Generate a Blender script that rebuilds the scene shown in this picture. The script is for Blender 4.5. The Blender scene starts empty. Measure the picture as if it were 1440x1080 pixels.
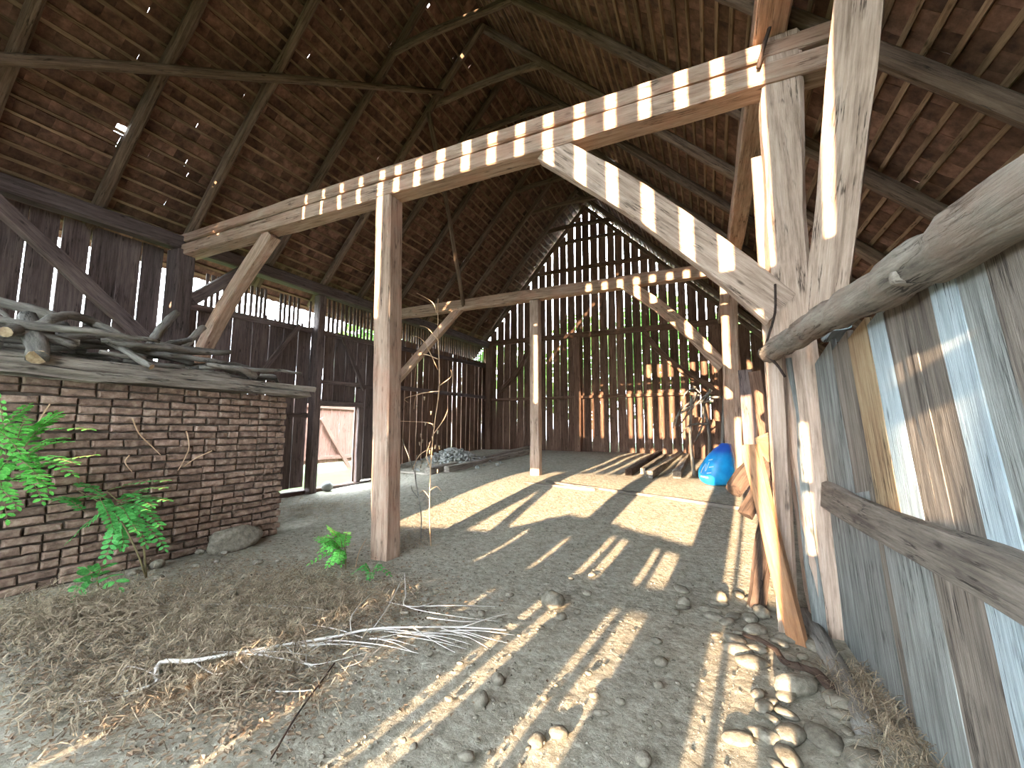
import bpy, bmesh, math, random
from mathutils import Vector, Matrix, noise as mnoise
random.seed(7)
SC = bpy.context.scene
COL = SC.collection
R = random.random
def U(a, b): return a + (b - a) * random.random()

# ------------------------------------------------------------------ camera
YAW, PITCH, ROLL, CAMH, FPX = 25.0, 6.2, 0.3, 1.5, 600.0
_y, _p, _r = map(math.radians, (YAW, PITCH, ROLL))
FW = Vector((-math.sin(_y) * math.cos(_p), math.cos(_y) * math.cos(_p), math.sin(_p)))
_rt = Vector((math.cos(_y), math.sin(_y), 0)); _up = _rt.cross(FW)
RT = _rt * math.cos(_r) + _up * math.sin(_r)
UP = -_rt * math.sin(_r) + _up * math.cos(_r)
CAM = Vector((0, 0, CAMH))
cd = bpy.data.cameras.new('camera'); cd.sensor_width = 36; cd.lens = FPX / 1440 * 36; cd.clip_start = 0.05; cd.clip_end = 500
cam = bpy.data.objects.new('camera', cd); COL.objects.link(cam)
m = Matrix((RT, UP, -FW)).transposed().to_4x4(); m.translation = CAM
cam.matrix_world = m; SC.camera = cam

# ------------------------------------------------------------------ light
w = bpy.data.worlds.new('sky'); SC.world = w; w.use_nodes = True
bg = w.node_tree.nodes['Background']; bg.inputs[0].default_value = (0.78, 0.90, 1.0, 1); bg.inputs[1].default_value = 5.8
SUN = Vector((0.0875, 1.0, -0.146)).normalized()       # the way the light travels
sd = bpy.data.lights.new('sun', 'SUN'); sd.energy = 6.5; sd.angle = math.radians(0.4); sd.color = (1.0, 0.74, 0.49)
so = bpy.data.objects.new('sun', sd); COL.objects.link(so)
so.rotation_euler = SUN.to_track_quat('-Z', 'Y').to_euler(); so.location = (-2, -30, 12)
vs = SC.view_settings
vs.view_transform = 'Standard'; vs.look = 'None'; vs.gamma = 1; vs.use_curve_mapping = False; vs.exposure = 2.9

# ------------------------------------------------------------------ pixel -> place
def ray(px, py): return RT * ((px - 720) / FPX) - UP * ((py - 540) / FPX) + FW
def at(px, py, **k):
    d = ray(px, py); (a, v), = k.items(); i = 'XYZ'.index(a)
    return CAM + d * ((v - CAM[i]) / d[i])
def proj(P):
    v = Vector(P) - CAM; z = v.dot(FW)
    return (720 + FPX * v.dot(RT) / z, 540 - FPX * v.dot(UP) / z, z)
def sstep(a, b, x):
    t = max(0, min(1, (x - a) / (b - a))); return t * t * (3 - 2 * t)
def gz0(x, y):
    g = 0.5 * sstep(4, 9.8, y) + 0.27 * sstep(9.5, 15, y)
    k = sstep(-5.5, -8.2, x) * (1 - sstep(8.6, 10.5, y))
    return g * (1 - 0.7 * k)
def gz(x, y):
    g = gz0(x, y)
    g += 0.30 * math.exp(-(((x + 7.0) / 0.9) ** 2 + ((y - 10.9) / 0.9) ** 2))      # mound under the rubble
    g += 0.10 * math.exp(-(((x + 4.6) / 0.7) ** 2 + ((y - 2.0) / 1.0) ** 2))       # heap under the hay
    g += 0.10 * math.exp(-(((x - 0.75) / 0.25) ** 2)) * (1 - sstep(2.6, 3.6, y))   # earth against the plank wall
    return g + 0.015 * mnoise.noise((x * 0.8, y * 0.8, 3.1)) + 0.005 * mnoise.noise((x * 2.3, y * 2.3, 9.0))
def G(px, py, dz=0):
    z = 0
    for _ in range(12):
        p = at(px, py, Z=z); z = 0.5 * z + 0.5 * gz(p.x, p.y)
    p.z = z + dz; return p

# ------------------------------------------------------------------ materials
def lin(c):
    return tuple(((v / 255) / 12.92 if v / 255 <= 0.04045 else ((v / 255 + 0.055) / 1.055) ** 2.4) for v in c) + (1,)
class NT:
    def __init__(s, name):
        s.m = bpy.data.materials.new(name); s.m.use_nodes = True; s.t = s.m.node_tree
        s.b = s.t.nodes['Principled BSDF']; s.b.inputs['Specular IOR Level'].default_value = 0.2
    def n(s, t, **k):
        x = s.t.nodes.new(t)
        for a, v in k.items():
            if a.startswith('i_'):
                x.inputs[int(a[2:]) if a[2:].isdigit() else a[2:].replace('_', ' ')].default_value = v
            else: setattr(x, a, v)
        return x
    def l(s, a, b): s.t.links.new(a, b)
    def ramp(s, fac, stops):
        r = s.n('ShaderNodeValToRGB'); e = r.color_ramp.elements
        while len(e) < len(stops): e.new(0.5)
        for q, (p, c) in zip(e, stops): q.position = p; q.color = lin(c)
        s.l(fac, r.inputs[0]); return r.outputs[0]
    def mix(s, fac, a, b, mode='MIX'):
        x = s.n('ShaderNodeMix', data_type='RGBA', blend_type=mode)
        for v, i in ((fac, 0), (a, 6), (b, 7)):
            if hasattr(v, 'is_linked'): s.l(v, x.inputs[i])
            else: x.inputs[i].default_value = v
        return x.outputs[2]
    def bump(s, h, st, dist=0.02):
        b = s.n('ShaderNodeBump'); b.inputs['Strength'].default_value = st; b.inputs['Distance'].default_value = dist
        s.l(h, b.inputs['Height']); s.l(b.outputs[0], s.b.inputs['Normal'])
    def coords(s, scale, rnd=True):
        tc = s.n('ShaderNodeTexCoord'); mp = s.n('ShaderNodeMapping'); mp.inputs['Scale'].default_value = scale
        s.l(tc.outputs['Object'], mp.inputs[0])
        if rnd:
            oi = s.n('ShaderNodeObjectInfo'); mu = s.n('ShaderNodeMath', operation='MULTIPLY'); mu.inputs[1].default_value = 61
            s.l(oi.outputs['Random'], mu.inputs[0]); s.l(mu.outputs[0], mp.inputs['Location']); s.oi = oi
        return mp.outputs[0]
    def noise(s, vec, scale, detail=6, rough=0.6):
        x = s.n('ShaderNodeTexNoise'); x.inputs['Scale'].default_value = scale; x.inputs['Detail'].default_value = detail; x.inputs['Roughness'].default_value = rough
        s.l(vec, x.inputs['Vector']); return x.outputs['Fac']
    def vary(s, col, lo, hi):
        mr = s.n('ShaderNodeMapRange'); mr.inputs[3].default_value = lo; mr.inputs[4].default_value = hi
        s.l(s.oi.outputs['Random'], mr.inputs[0])
        c = s.n('ShaderNodeCombineColor')
        for i in range(3): s.l(mr.outputs[0], c.inputs[i])
        return s.mix(1.0, col, c.outputs[0], 'MULTIPLY')
def wood(name, dark, mid, light, lo=0.75, hi=1.15, bump=0.5, grain=14, stain=None, rough=0.85):
    t = NT(name)
    v = t.coords((1.0, grain, grain)); f = t.noise(v, 1.6, 10, 0.72)
    c = t.ramp(f, [(0.30, dark), (0.50, mid), (0.72, light)])
    v2 = t.coords((1.2, 60, 60)); f2 = t.noise(v2, 2.0, 5, 0.6)                      # fine grain
    c = t.mix(t.ramp(f2, [(0.50, (0, 0, 0)), (0.72, (170, 170, 170))]), c, lin(dark))
    v4 = t.coords((0.35, 7, 7)); f4 = t.noise(v4, 1.7, 6, 0.6)                       # drying cracks
    cr = t.ramp(f4, [(0.484, (0, 0, 0)), (0.497, (235, 235, 235)), (0.503, (235, 235, 235)), (0.516, (0, 0, 0))])
    v5 = t.coords((3, 3, 3)); f5 = t.noise(v5, 1.2, 3, 0.5)
    cr = t.mix(t.ramp(f5, [(0.45, (0, 0, 0)), (0.6, (255, 255, 255))]), lin((0, 0, 0)), cr)
    c = t.mix(cr, c, lin(tuple(x * 0.35 for x in dark)))
    v6 = t.coords((3.2, 8, 8)); vo = t.n('ShaderNodeTexVoronoi'); vo.inputs['Scale'].default_value = 0.9; t.l(v6, vo.inputs['Vector'])   # knots
    c = t.mix(t.ramp(vo.outputs['Distance'], [(0.05, (215, 215, 215)), (0.14, (0, 0, 0))]), c, lin(tuple(x * 0.55 for x in dark)))
    v3 = t.coords((2, 3, 3)); f3 = t.noise(v3, 0.9, 6, 0.65)
    if stain: c = t.mix(t.ramp(f3, [(0.48, (0, 0, 0)), (0.62, (190, 190, 190))]), c, lin(stain))
    else: c = t.mix(t.ramp(f3, [(0.45, (0, 0, 0)), (0.66, (110, 110, 110))]), c, lin(dark))
    c = t.vary(c, lo, hi)
    t.l(c, t.b.inputs['Base Color']); t.b.inputs['Roughness'].default_value = rough
    ad = t.n('ShaderNodeMath', operation='ADD'); t.l(f, ad.inputs[0]); t.l(f2, ad.inputs[1])
    sb = t.n('ShaderNodeMath', operation='SUBTRACT'); t.l(ad.outputs[0], sb.inputs[0]); t.l(cr, sb.inputs[1])
    t.bump(sb.outputs[0], bump, 0.012); return t.m
def plain(name, stops, scale=8, lo=0.8, hi=1.15, bump=0.4, rough=0.9, trans=0.0, spec=0.2, dist=0.01):
    t = NT(name); v = t.coords((1, 1, 1)); f = t.noise(v, scale, 6, 0.65)
    c = t.vary(t.ramp(f, stops), lo, hi)
    t.l(c, t.b.inputs['Base Color']); t.b.inputs['Roughness'].default_value = rough; t.b.inputs['Specular IOR Level'].default_value = spec
    if bump: t.bump(f, bump, dist)
    if trans:
        tr = t.n('ShaderNodeBsdfTranslucent'); mx = t.n('ShaderNodeMixShader'); mx.inputs[0].default_value = trans
        t.l(c, tr.inputs[0]); t.l(t.b.outputs[0], mx.inputs[1]); t.l(tr.outputs[0], mx.inputs[2])
        t.l(mx.outputs[0], t.t.nodes['Material Output'].inputs[0])
    return t.m
M = {}
M['oak'] = wood('hewn_oak', (112, 90, 76), (178, 150, 130), (206, 184, 164), 0.88, 1.1, 0.6, stain=(186, 142, 120))
M['oak_pale'] = wood('pale_oak', (122, 102, 88), (184, 160, 142), (210, 190, 174), 0.9, 1.1, 0.5)
M['rafter'] = wood('rafter_wood', (70, 56, 46), (118, 98, 82), (150, 128, 108), 0.7, 1.1, 0.6)
M['batten'] = wood('batten_wood', (84, 66, 50), (138, 112, 88), (172, 144, 116), 0.6, 1.15, 0.3, 8)
M['board_dark'] = wood('old_dark_board', (68, 58, 57), (110, 96, 93), (136, 121, 115), 0.75, 1.15, 0.5)
M['board_end'] = wood('brown_board', (76, 56, 46), (124, 96, 80), (152, 122, 102), 0.7, 1.15, 0.5)
M['grey'] = wood('weathered_grey_board', (76, 77, 75), (136, 138, 134), (178, 181, 176), 0.85, 1.1, 0.7)
M['greybrown'] = wood('grey_brown_board', (72, 65, 60), (126, 117, 107), (164, 154, 142), 0.85, 1.1, 0.7)
M['ochre'] = wood('ochre_board', (112, 92, 70), (160, 138, 108), (180, 160, 130), 0.9, 1.1, 0.4, stain=(130, 98, 72))
M['whitewash'] = wood('blue_white_painted_board', (112, 122, 126), (168, 181, 185), (194, 205, 207), 0.92, 1.08, 0.5)
M['slab'] = wood('orange_debarked_slab', (112, 76, 52), (172, 124, 88), (196, 156, 120), 0.95, 1.05, 0.5, 9, stain=(132, 108, 88))
M['rot'] = wood('dark_rotten_wood', (48, 38, 32), (84, 68, 58), (112, 94, 80), 0.8, 1.1, 1.0, 6)
M['deck'] = wood('weathered_deck_plank', (90, 82, 74), (152, 142, 130), (188, 178, 165), 0.8, 1.1, 0.9)
M['bark'] = wood('log_bark', (84, 78, 70), (140, 131, 119), (176, 168, 155), 0.95, 1.05, 1.0, 6, stain=(138, 112, 96))
M['stick'] = wood('grey_branch_bark', (82, 79, 74), (136, 131, 123), (172, 167, 157), 0.7, 1.2, 0.6, 8)
M['cut'] = plain('cut_wood_end', [(0.35, (150, 126, 98)), (0.65, (196, 174, 142))], 20, 0.9, 1.1)
M['twig'] = wood('pale_dry_twig', (150, 142, 132), (196, 190, 182), (222, 218, 212), 0.85, 1.1, 0.2, 8)
M['tendril'] = wood('dry_tendril', (150, 118, 88), (192, 160, 128), (214, 188, 158), 0.9, 1.1, 0.2, 8)
M['gate'] = wood('gate_wood', (96, 68, 58), (118, 88, 78), (130, 100, 90), 0.9, 1.1, 0.2)
M['tile'] = plain('clay_roof_tile', [(0.3, (72, 54, 46)), (0.5, (108, 80, 66)), (0.7, (136, 102, 84))], 7, 0.55, 1.3, 0.5)
M['brick'] = plain('old_brick', [(0.28, (88, 74, 64)), (0.5, (136, 113, 98)), (0.72, (174, 153, 136))], 11, 0.62, 1.18, 0.9)
M['mortar'] = plain('earth_mortar', [(0.3, (62, 54, 48)), (0.7, (98, 88, 78))], 14, 0.95, 1.05, 0.9)
M['stone'] = plain('river_stone', [(0.3, (96, 90, 79)), (0.55, (134, 127, 113)), (0.8, (162, 156, 141))], 22, 0.78, 1.08, 0.9)
M['rubble'] = plain('grey_rubble', [(0.3, (128, 128, 124)), (0.7, (176, 176, 170))], 6, 0.9, 1.1, 0.4)
M['straw'] = plain('dry_straw', [(0.35, (104, 91, 75)), (0.65, (190, 173, 147))], 9, 0.9, 1.1, 0, trans=0.25)
M['litter'] = plain('dead_leaf', [(0.3, (92, 76, 62)), (0.5, (128, 108, 88)), (0.7, (160, 140, 116))], 2.5, 0.9, 1.1, 0)
M['leaf'] = plain('fresh_leaflet', [(0.3, (84, 176, 80)), (0.7, (140, 224, 110))], 5, 0.75, 1.15, 0, rough=0.6, trans=0.45)
M['leaf_dark'] = plain('green_leaflet', [(0.3, (70, 150, 76)), (0.7, (112, 194, 104))], 5, 0.75, 1.15, 0, rough=0.6, trans=0.4)
M['stem'] = plain('plant_stem', [(0.3, (96, 84, 62)), (0.7, (130, 120, 84))], 10, 0.9, 1.1, 0)
M['foliage'] = plain('tree_foliage', [(0.3, (52, 92, 36)), (0.7, (98, 146, 62))], 0.5, 0.8, 1.2, 0, trans=0.35)
M['trunk'] = plain('tree_trunk', [(0.3, (60, 50, 42)), (0.7, (92, 80, 68))], 8, 0.9, 1.1, 0.5)
M['grass_out'] = plain('meadow', [(0.3, (34, 50, 18)), (0.7, (54, 74, 28))], 1.2, 0.9, 1.1, 0.5)
M['iron'] = plain('rusty_iron', [(0.3, (44, 38, 36)), (0.7, (74, 60, 54))], 20, 0.9, 1.1, 0.3)
# dirt
t = NT('barn_dirt'); v = t.coords((1, 1, 1), False)
f1 = t.noise(v, 1.1, 5, 0.6); f2 = t.noise(v, 11, 12, 0.78); f3 = t.noise(v, 70, 5, 0.75)
c = t.ramp(f2, [(0.30, (92, 87, 76)), (0.48, (150, 144, 129)), (0.70, (190, 184, 169))])
c = t.mix(t.ramp(f1, [(0.42, (0, 0, 0)), (0.62, (120, 120, 120))]), c, lin((176, 165, 145)))
c = t.mix(t.ramp(f3, [(0.52, (0, 0, 0)), (0.70, (190, 190, 190))]), c, lin((84, 78, 68)))
vo = t.n('ShaderNodeTexVoronoi'); vo.inputs['Scale'].default_value = 21; vo.inputs['Randomness'].default_value = 1.0
vd = t.n('ShaderNodeMix', data_type='VECTOR'); vd.inputs[0].default_value = 0.06; t.l(v, vd.inputs[4])
nz = t.n('ShaderNodeTexNoise'); nz.inputs['Scale'].default_value = 7; t.l(v, nz.inputs['Vector']); t.l(nz.outputs['Color'], vd.inputs[5]); t.l(vd.outputs[1], vo.inputs['Vector'])
c = t.mix(t.ramp(vo.outputs['Distance'], [(0.08, (90, 90, 90)), (0.26, (0, 0, 0))]), c, lin((186, 180, 165)))
t.l(c, t.b.inputs['Base Color']); t.b.inputs['Roughness'].default_value = 0.95
ad = t.n('ShaderNodeMath', operation='ADD'); t.l(f2, ad.inputs[0]); t.l(f3, ad.inputs[1])
sb = t.n('ShaderNodeMath', operation='SUBTRACT'); t.l(ad.outputs[0], sb.inputs[0]); t.l(vo.outputs['Distance'], sb.inputs[1])
t.bump(sb.outputs[0], 0.6, 0.03); M['dirt'] = t.m
# blue sack with pale print
t = NT('blue_plastic'); v = t.coords((1, 1, 1), False); f = t.noise(v, 5.5, 3, 0.5)
tc = t.n('ShaderNodeTexCoord'); sx = t.n('ShaderNodeSeparateXYZ'); t.l(tc.outputs['Object'], sx.inputs[0])
c = t.ramp(f, [(0.3, (14, 140, 222)), (0.7, (40, 184, 250))])
mr = t.ramp(sx.outputs[2], [(0.0, (0, 0, 0)), (0.52, (0, 0, 0)), (0.66, (255, 255, 255))]); c = t.mix(mr, c, lin((44, 92, 190)))
t.l(c, t.b.inputs['Base Color']); t.b.inputs['Roughness'].default_value = 0.35; t.b.inputs['Specular IOR Level'].default_value = 0.5; M['blue'] = t.m
M['print'] = plain('white_print', [(0.3, (170, 210, 232)), (0.7, (206, 232, 244))], 8, 1, 1, 0)

# ------------------------------------------------------------------ builders
def tag(o, label=None, cat=None, group=None, kind=None):
    for k, v in (('label', label), ('category', cat), ('group', group), ('kind', kind)):
        if v: o[k] = v
    return o
def mesh(name, vs_, fs, mat=None, smooth=False):
    me = bpy.data.meshes.new(name); me.from_pydata([tuple(v) for v in vs_], [], fs)
    if mat: me.materials.append(mat)
    if smooth: me.polygons.foreach_set('use_smooth', [True] * len(me.polygons))
    me.update(); return me
def link(name, data, mw=None, parent=None):
    o = bpy.data.objects.new(name, data); COL.objects.link(o)
    if parent is not None:
        o.parent = parent
        o.matrix_basis = PINV[parent.name] @ (mw or Matrix())
    elif mw is not None: o.matrix_basis = mw
    PINV[o.name] = (mw or Matrix()).inverted()
    return o
PINV = {}
def empty(name, loc=(0, 0, 0)):
    o = link(name, None, Matrix.Translation(loc)); o.empty_display_size = 0.1; return o
def frame(p0, p1, up=(0, 0, 1)):
    x = (Vector(p1) - Vector(p0)); L = x.length; x.normalize(); up = Vector(up)
    if abs(x.dot(up)) > 0.97: up = Vector((0, 1, 0))
    y = up.cross(x).normalized(); z = x.cross(y)
    mt = Matrix((x, y, z)).transposed().to_4x4(); mt.translation = p0; return mt, L
def timber_mesh(name, L, w, h, mat, segs=6, jit=0.006, bow=(0, 0), taper=1.0, ch=0.12, warp=0.0):
    sd_ = R() * 100
    if ch: a, b = w / 2, h / 2; c = min(w, h) * ch; ring = [(a, -b + c), (a, b - c), (a - c, b), (-a + c, b), (-a, b - c), (-a, -b + c), (-a + c, -b), (a - c, -b)]
    else: a, b = w / 2, h / 2; ring = [(a, -b), (a, b), (-a, b), (-a, -b)]
    n = len(ring); vv = []; ff = []
    for i in range(segs + 1):
        t_ = i / segs; k = 1 + (taper - 1) * t_; s = math.sin(t_ * math.pi)
        ox = bow[0] * s + warp * mnoise.noise((t_ * 2.2, sd_, 1)); oz = bow[1] * s + warp * mnoise.noise((t_ * 2.2, sd_, 7))
        for j, (y, z) in enumerate(ring):
            n1 = mnoise.noise((t_ * L * 1.5, j * 3.3 + sd_, 2)) * jit * 2; n2 = mnoise.noise((t_ * L * 1.5, j * 3.3 + sd_, 8)) * jit * 2
            vv.append((t_ * L + (U(-jit, jit) if i in (0, segs) else 0), y * k + ox + n1, z * k + oz + n2))
    for i in range(segs):
        for j in range(n):
            q = (j + 1) % n; ff.append((i * n + j, i * n + q, (i + 1) * n + q, (i + 1) * n + j))
    ff.append(tuple(range(n))[::-1]); ff.append(tuple(segs * n + j for j in range(n)))
    return mesh(name, vv, ff, mat)
def timber(name, p0, p1, w, h, mat, parent=None, up=(0, 0, 1), **k):
    mt, L = frame(p0, p1, up)
    return link(name, timber_mesh(name, L, w, h, mat, **k), mt, parent)
def tube_data(pts, rad, ns=7, jit=0.1):
    pts = [Vector(p) for p in pts]; vv = []; ff = []; y = None
    for i, p in enumerate(pts):
        d = (pts[min(i + 1, len(pts) - 1)] - pts[max(i - 1, 0)]).normalized()
        if y is None:
            y = Vector((0, 0, 1)).cross(d)
            if y.length < 0.1: y = Vector((0, 1, 0)).cross(d)
        y = (y - d * y.dot(d)).normalized(); z = d.cross(y)
        r = rad[i] if isinstance(rad, (list, tuple)) else rad
        for j in range(ns):
            a = 2 * math.pi * j / ns; rr = r * (1 + U(-jit, jit)); vv.append(p + y * math.cos(a) * rr + z * math.sin(a) * rr)
    for i in range(len(pts) - 1):
        for j in range(ns):
            q = (j + 1) % ns; ff.append((i * ns + j, i * ns + q, (i + 1) * ns + q, (i + 1) * ns + j))
    ff.append(tuple(range(ns))[::-1]); ff.append(tuple((len(pts) - 1) * ns + j for j in range(ns)))
    return vv, ff
def smoothpath(pts, n=4):
    pts = [Vector(p) for p in pts]; out = []
    for i in range(len(pts) - 1):
        p0, p1, p2, p3 = pts[max(i - 1, 0)], pts[i], pts[i + 1], pts[min(i + 2, len(pts) - 1)]
        for k in range(n):
            t_ = k / n
            out.append(0.5 * ((2 * p1) + (p2 - p0) * t_ + (2 * p0 - 5 * p1 + 4 * p2 - p3) * t_ ** 2 + (3 * p1 - p0 - 3 * p2 + p3) * t_ ** 3))
    out.append(pts[-1]); return out
def tube(name, pts, r0, r1, mat, parent=None, ns=7, n=4, wob=0.0, jit=0.1):
    """a bent round limb; its local x axis runs along it so that the grain follows"""
    pts = smoothpath(pts, n)
    mt, L = frame(pts[0], pts[-1]); inv = mt.inverted()
    loc = [inv @ p for p in pts]; k = len(loc)
    if wob:
        s = R() * 50
        loc = [p + Vector((0, mnoise.noise((i * 0.6, s, 0)) * wob, mnoise.noise((i * 0.6, s, 5)) * wob)) for i, p in enumerate(loc)]
    vv, ff = tube_data(loc, [r0 + (r1 - r0) * i / (k - 1) for i in range(k)], ns, jit)
    return link(name, mesh(name, vv, ff, mat, True), mt, parent)
class Bag:                                   # many small pieces joined into one mesh
    def __init__(s): s.v = []; s.f = []
    def add(s, vv, ff):
        o = len(s.v); s.v += [tuple(x) for x in vv]; s.f += [tuple(i + o for i in q) for q in ff]
def ico(sub=1):
    b = bmesh.new(); bmesh.ops.create_icosphere(b, subdivisions=sub, radius=1)
    vv = [v.co.copy() for v in b.verts]; ff = [tuple(v.index for v in f.verts) for f in b.faces]; b.free(); return vv, ff
ICO1, ICO2, ICO3 = ico(1), ico(2), ico(3)
def rock_verts(base, sx, sy, sz, rough=0.18, seed=None):
    s = R() * 100 if seed is None else seed
    out = []
    for v in base:
        k = 1 + rough * mnoise.noise(v * 1.3 + Vector((s, 0, 0))) * 2
        out.append(Vector((v.x * sx * k, v.y * sy * k, v.z * sz * k)))
    return out

# ================================================================== THE SETTING
# ---- ground
def build_floor():
    x0, x1, y0, y1 = -8.72, 3.3, -2.3, 15.3
    xs = []; x = x0
    def axis(a, b, c, fine, coarse):
        out = [a]
        while out[-1] < b:
            d = abs(out[-1] - c); out.append(out[-1] + min(coarse, fine + d * 0.012))
        out[-1] = b; return out
    xs = axis(x0, x1, -1.0, 0.045, 0.12); ys = axis(y0, y1, 2.2, 0.035, 0.14)
    vv = []
    for y in ys:
        for x in xs:
            z = gz(x, y)
            k = 1 - 0.6 * sstep(6, 9, y)
            z += k * (0.010 * abs(mnoise.noise((x * 5, y * 5, 1))) + 0.004 * mnoise.noise((x * 11, y * 11, 4)) + 0.003 * mnoise.noise((x * 24, y * 24, 6)))
            vv.append((x, y, z - 0.012))
    n = len(xs); ff = [(j * n + i, j * n + i + 1, (j + 1) * n + i + 1, (j + 1) * n + i) for j in range(len(ys) - 1) for i in range(n - 1)]
    o = link('floor', mesh('floor', vv, ff, M['dirt'], True)); tag(o, kind='structure')
build_floor()
def build_outside():
    vv = []; ff = []
    N = 44
    for j in range(N + 1):
        for i in range(N + 1):
            x, y = -60 + 100 * i / N, -40 + 100 * j / N
            inside = -8.0 < x < 2.6 and -1.5 < y < 14.5
            vv.append((x, y, (-0.35 if inside else -0.02) + 0.06 * mnoise.noise((x * 0.2, y * 0.2, 0))))
    ff = [(j * (N + 1) + i, j * (N + 1) + i + 1, (j + 1) * (N + 1) + i + 1, (j + 1) * (N + 1) + i) for j in range(N) for i in range(N)]
    tag(link('ground_outside', mesh('ground_outside', vv, ff, M['grass_out'], True)), kind='structure')
build_outside()

# ---- roof
XR, ZR = -4.0, 9.95
SL, SR = 1.15, 1.0
XL0, XR0 = -8.86, 3.3                       # eaves
Y0, Y3 = -2.2, 15.2
def roof_z(x): return ZR - (XR - x) * SL if x < XR else ZR - (x - XR) * SR
def roof_frame(side, x, y, up):
    """matrix: local x along +Y of the barn, local y up the slope, local z out of the roof; up = distance above the rafter line"""
    s = SL if side < 0 else SR
    sv = Vector((-side, 0, s)).normalized()          # up the slope
    yv = Vector((0, 1, 0)); nv = Vector((side * s, 0, 1)).normalized()
    xv = sv.cross(nv)
    mt = Matrix((xv, sv, nv)).transposed().to_4x4(); mt.translation = Vector((x, y, roof_z(x))) + nv * up; return mt
TW, TE = 0.185, 0.20
def tile_template(seed):
    random.seed(seed)
    wv, hv, th = TW * 1.03 / 2, 0.135, 0.014
    vv = []
    for z in (0, th):
        for (x, y) in ((-wv, -hv), (-wv * 0.5, -hv - 0.012), (wv * 0.5, -hv - 0.012), (wv, -hv), (wv, hv), (-wv, hv)):
            vv.append((x + U(-.004, .004), y + U(-.006, .006), z + U(-.002, .002)))
    ff = [(5, 4, 3, 2, 1, 0), (6, 7, 8, 9, 10, 11)] + [(i, (i + 1) % 6, (i + 1) % 6 + 6, i + 6) for i in range(6)]
    return vv, ff
def build_roof(name, side):
    root = empty(name, (XR, 6, ZR)); tag(root, kind='structure')
    random.seed(11 + side)
    s = SL if side < 0 else SR; q = math.sqrt(1 + s * s)
    xe = XL0 if side < 0 else XR0
    length = abs(xe - XR) * q
    # rafters, with their collar on the left slope
    for k, y in enumerate(RAFTERS):
        a = Vector((xe - side * 0.1, y + U(-.06, .06), 0)); a.z = roof_z(a.x)
        b = Vector((XR - side * 0.02, y + U(-.05, .05), 0)); b.z = roof_z(b.x) - 0.02
        nv = Vector((side * s, 0, 1)).normalized()
        timber('rafter', a, b, 0.15, 0.17, M['rafter'], root, up=nv, segs=10, jit=0.012, ch=0.28, warp=0.05, taper=0.8)
    nb = int(length / TE)
    for i in range(nb + 1):
        x = xe - side * (i * TE + 0.06) / q
        nv = Vector((side * s, 0, 1)).normalized()
        a = Vector((x, Y0 - .1, roof_z(x))) + nv * 0.105; b = Vector((x, Y3 + .1, roof_z(x))) + nv * 0.105
        timber('batten', a, b, 0.045 + U(-.012, .014), 0.026, M['batten'], root, up=nv, segs=26, jit=0.006, ch=0, warp=0.03)
    # tiles
    meshes = []
    tv = [tile_template(100 + i) for i in range(4)]; random.seed(31 + side)
    for vv, ff in tv: meshes.append(mesh('roof_tile', vv, ff, M['tile']))
    items = []
    nt = int((Y3 - Y0) / TW)
    for i in range(nb + 1):
        x = xe - side * (i * TE + 0.10) / q
        off = TW / 2 if i % 2 else 0
        for k in range(nt + 1):
            y = Y0 + k * TW + off
            c = Vector((x, y, roof_z(x)))
            px, py, dz = proj(c)
            hole = any(abs(px - hx) < hr and abs(py - hy) < hr for hx, hy, hr in HOLES) and dz > 0
            sx = 1.0
            if hole: continue
            if R() < 0.012: sx = U(0.86, 0.94)
            mt = roof_frame(side, x, y + U(-.006, .006), 0.127 + U(-.002, .004)) @ Matrix.Rotation(math.radians(U(4.2, 5.2)) * -1, 4, 'X') @ Matrix.Rotation(U(-.035, .035), 4, 'Z') @ Matrix.Scale(sx, 4, (1, 0, 0))
            vis = 0 < px < 1440 and 0 < py < 760 and dz > 0.5
            items.append((dz if vis else 99, i, k, mt))
    order = sorted(range(len(items)), key=lambda j: items[j][0])
    big = set(order[:300]); bag = Bag()
    for j, (dz, i, k, mt) in enumerate(items):
        v = random.randrange(4)
        if j in big: link('roof_tile', meshes[v], mt, root)
        else: bag.add([mt @ Vector(p) for p in tv[v][0]], tv[v][1])
    o = link('far_tiles', mesh('far_tiles', bag.v, bag.f, M['tile_far']), None, root); tag(o, kind='stuff')
    return root
def tile_far():
    t = NT('clay_roof_tile_far'); g = t.n('ShaderNodeNewGeometry'); v = t.coords((1, 1, 1), False); f = t.noise(v, 7)
    c = t.ramp(f, [(0.3, (72, 54, 46)), (0.5, (108, 80, 66)), (0.7, (136, 102, 84))])
    mr = t.n('ShaderNodeMapRange'); mr.inputs[3].default_value = 0.55; mr.inputs[4].default_value = 1.3
    t.l(g.outputs['Random Per Island'], mr.inputs[0]); cc = t.n('ShaderNodeCombineColor')
    for i in range(3): t.l(mr.outputs[0], cc.inputs[i])
    t.l(t.mix(1.0, c, cc.outputs[0], 'MULTIPLY'), t.b.inputs['Base Color']); t.b.inputs['Roughness'].default_value = 0.9; t.bump(f, 0.5, 0.01); return t.m
M['tile_far'] = tile_far()
RAFTERS = [-1.95, -0.85, 0.40, 1.68, 2.98, 4.18, 5.66, 7.06, 8.25, 9.6, 11.0, 12.3, 13.85, 14.95]
HOLES = [(170, 183, 9), (601, 3, 9), (866, 232, 4)]
RL = build_roof('roof_left', -1)
RRt = build_roof('roof_right', 1)
ridge = Bag()
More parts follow.
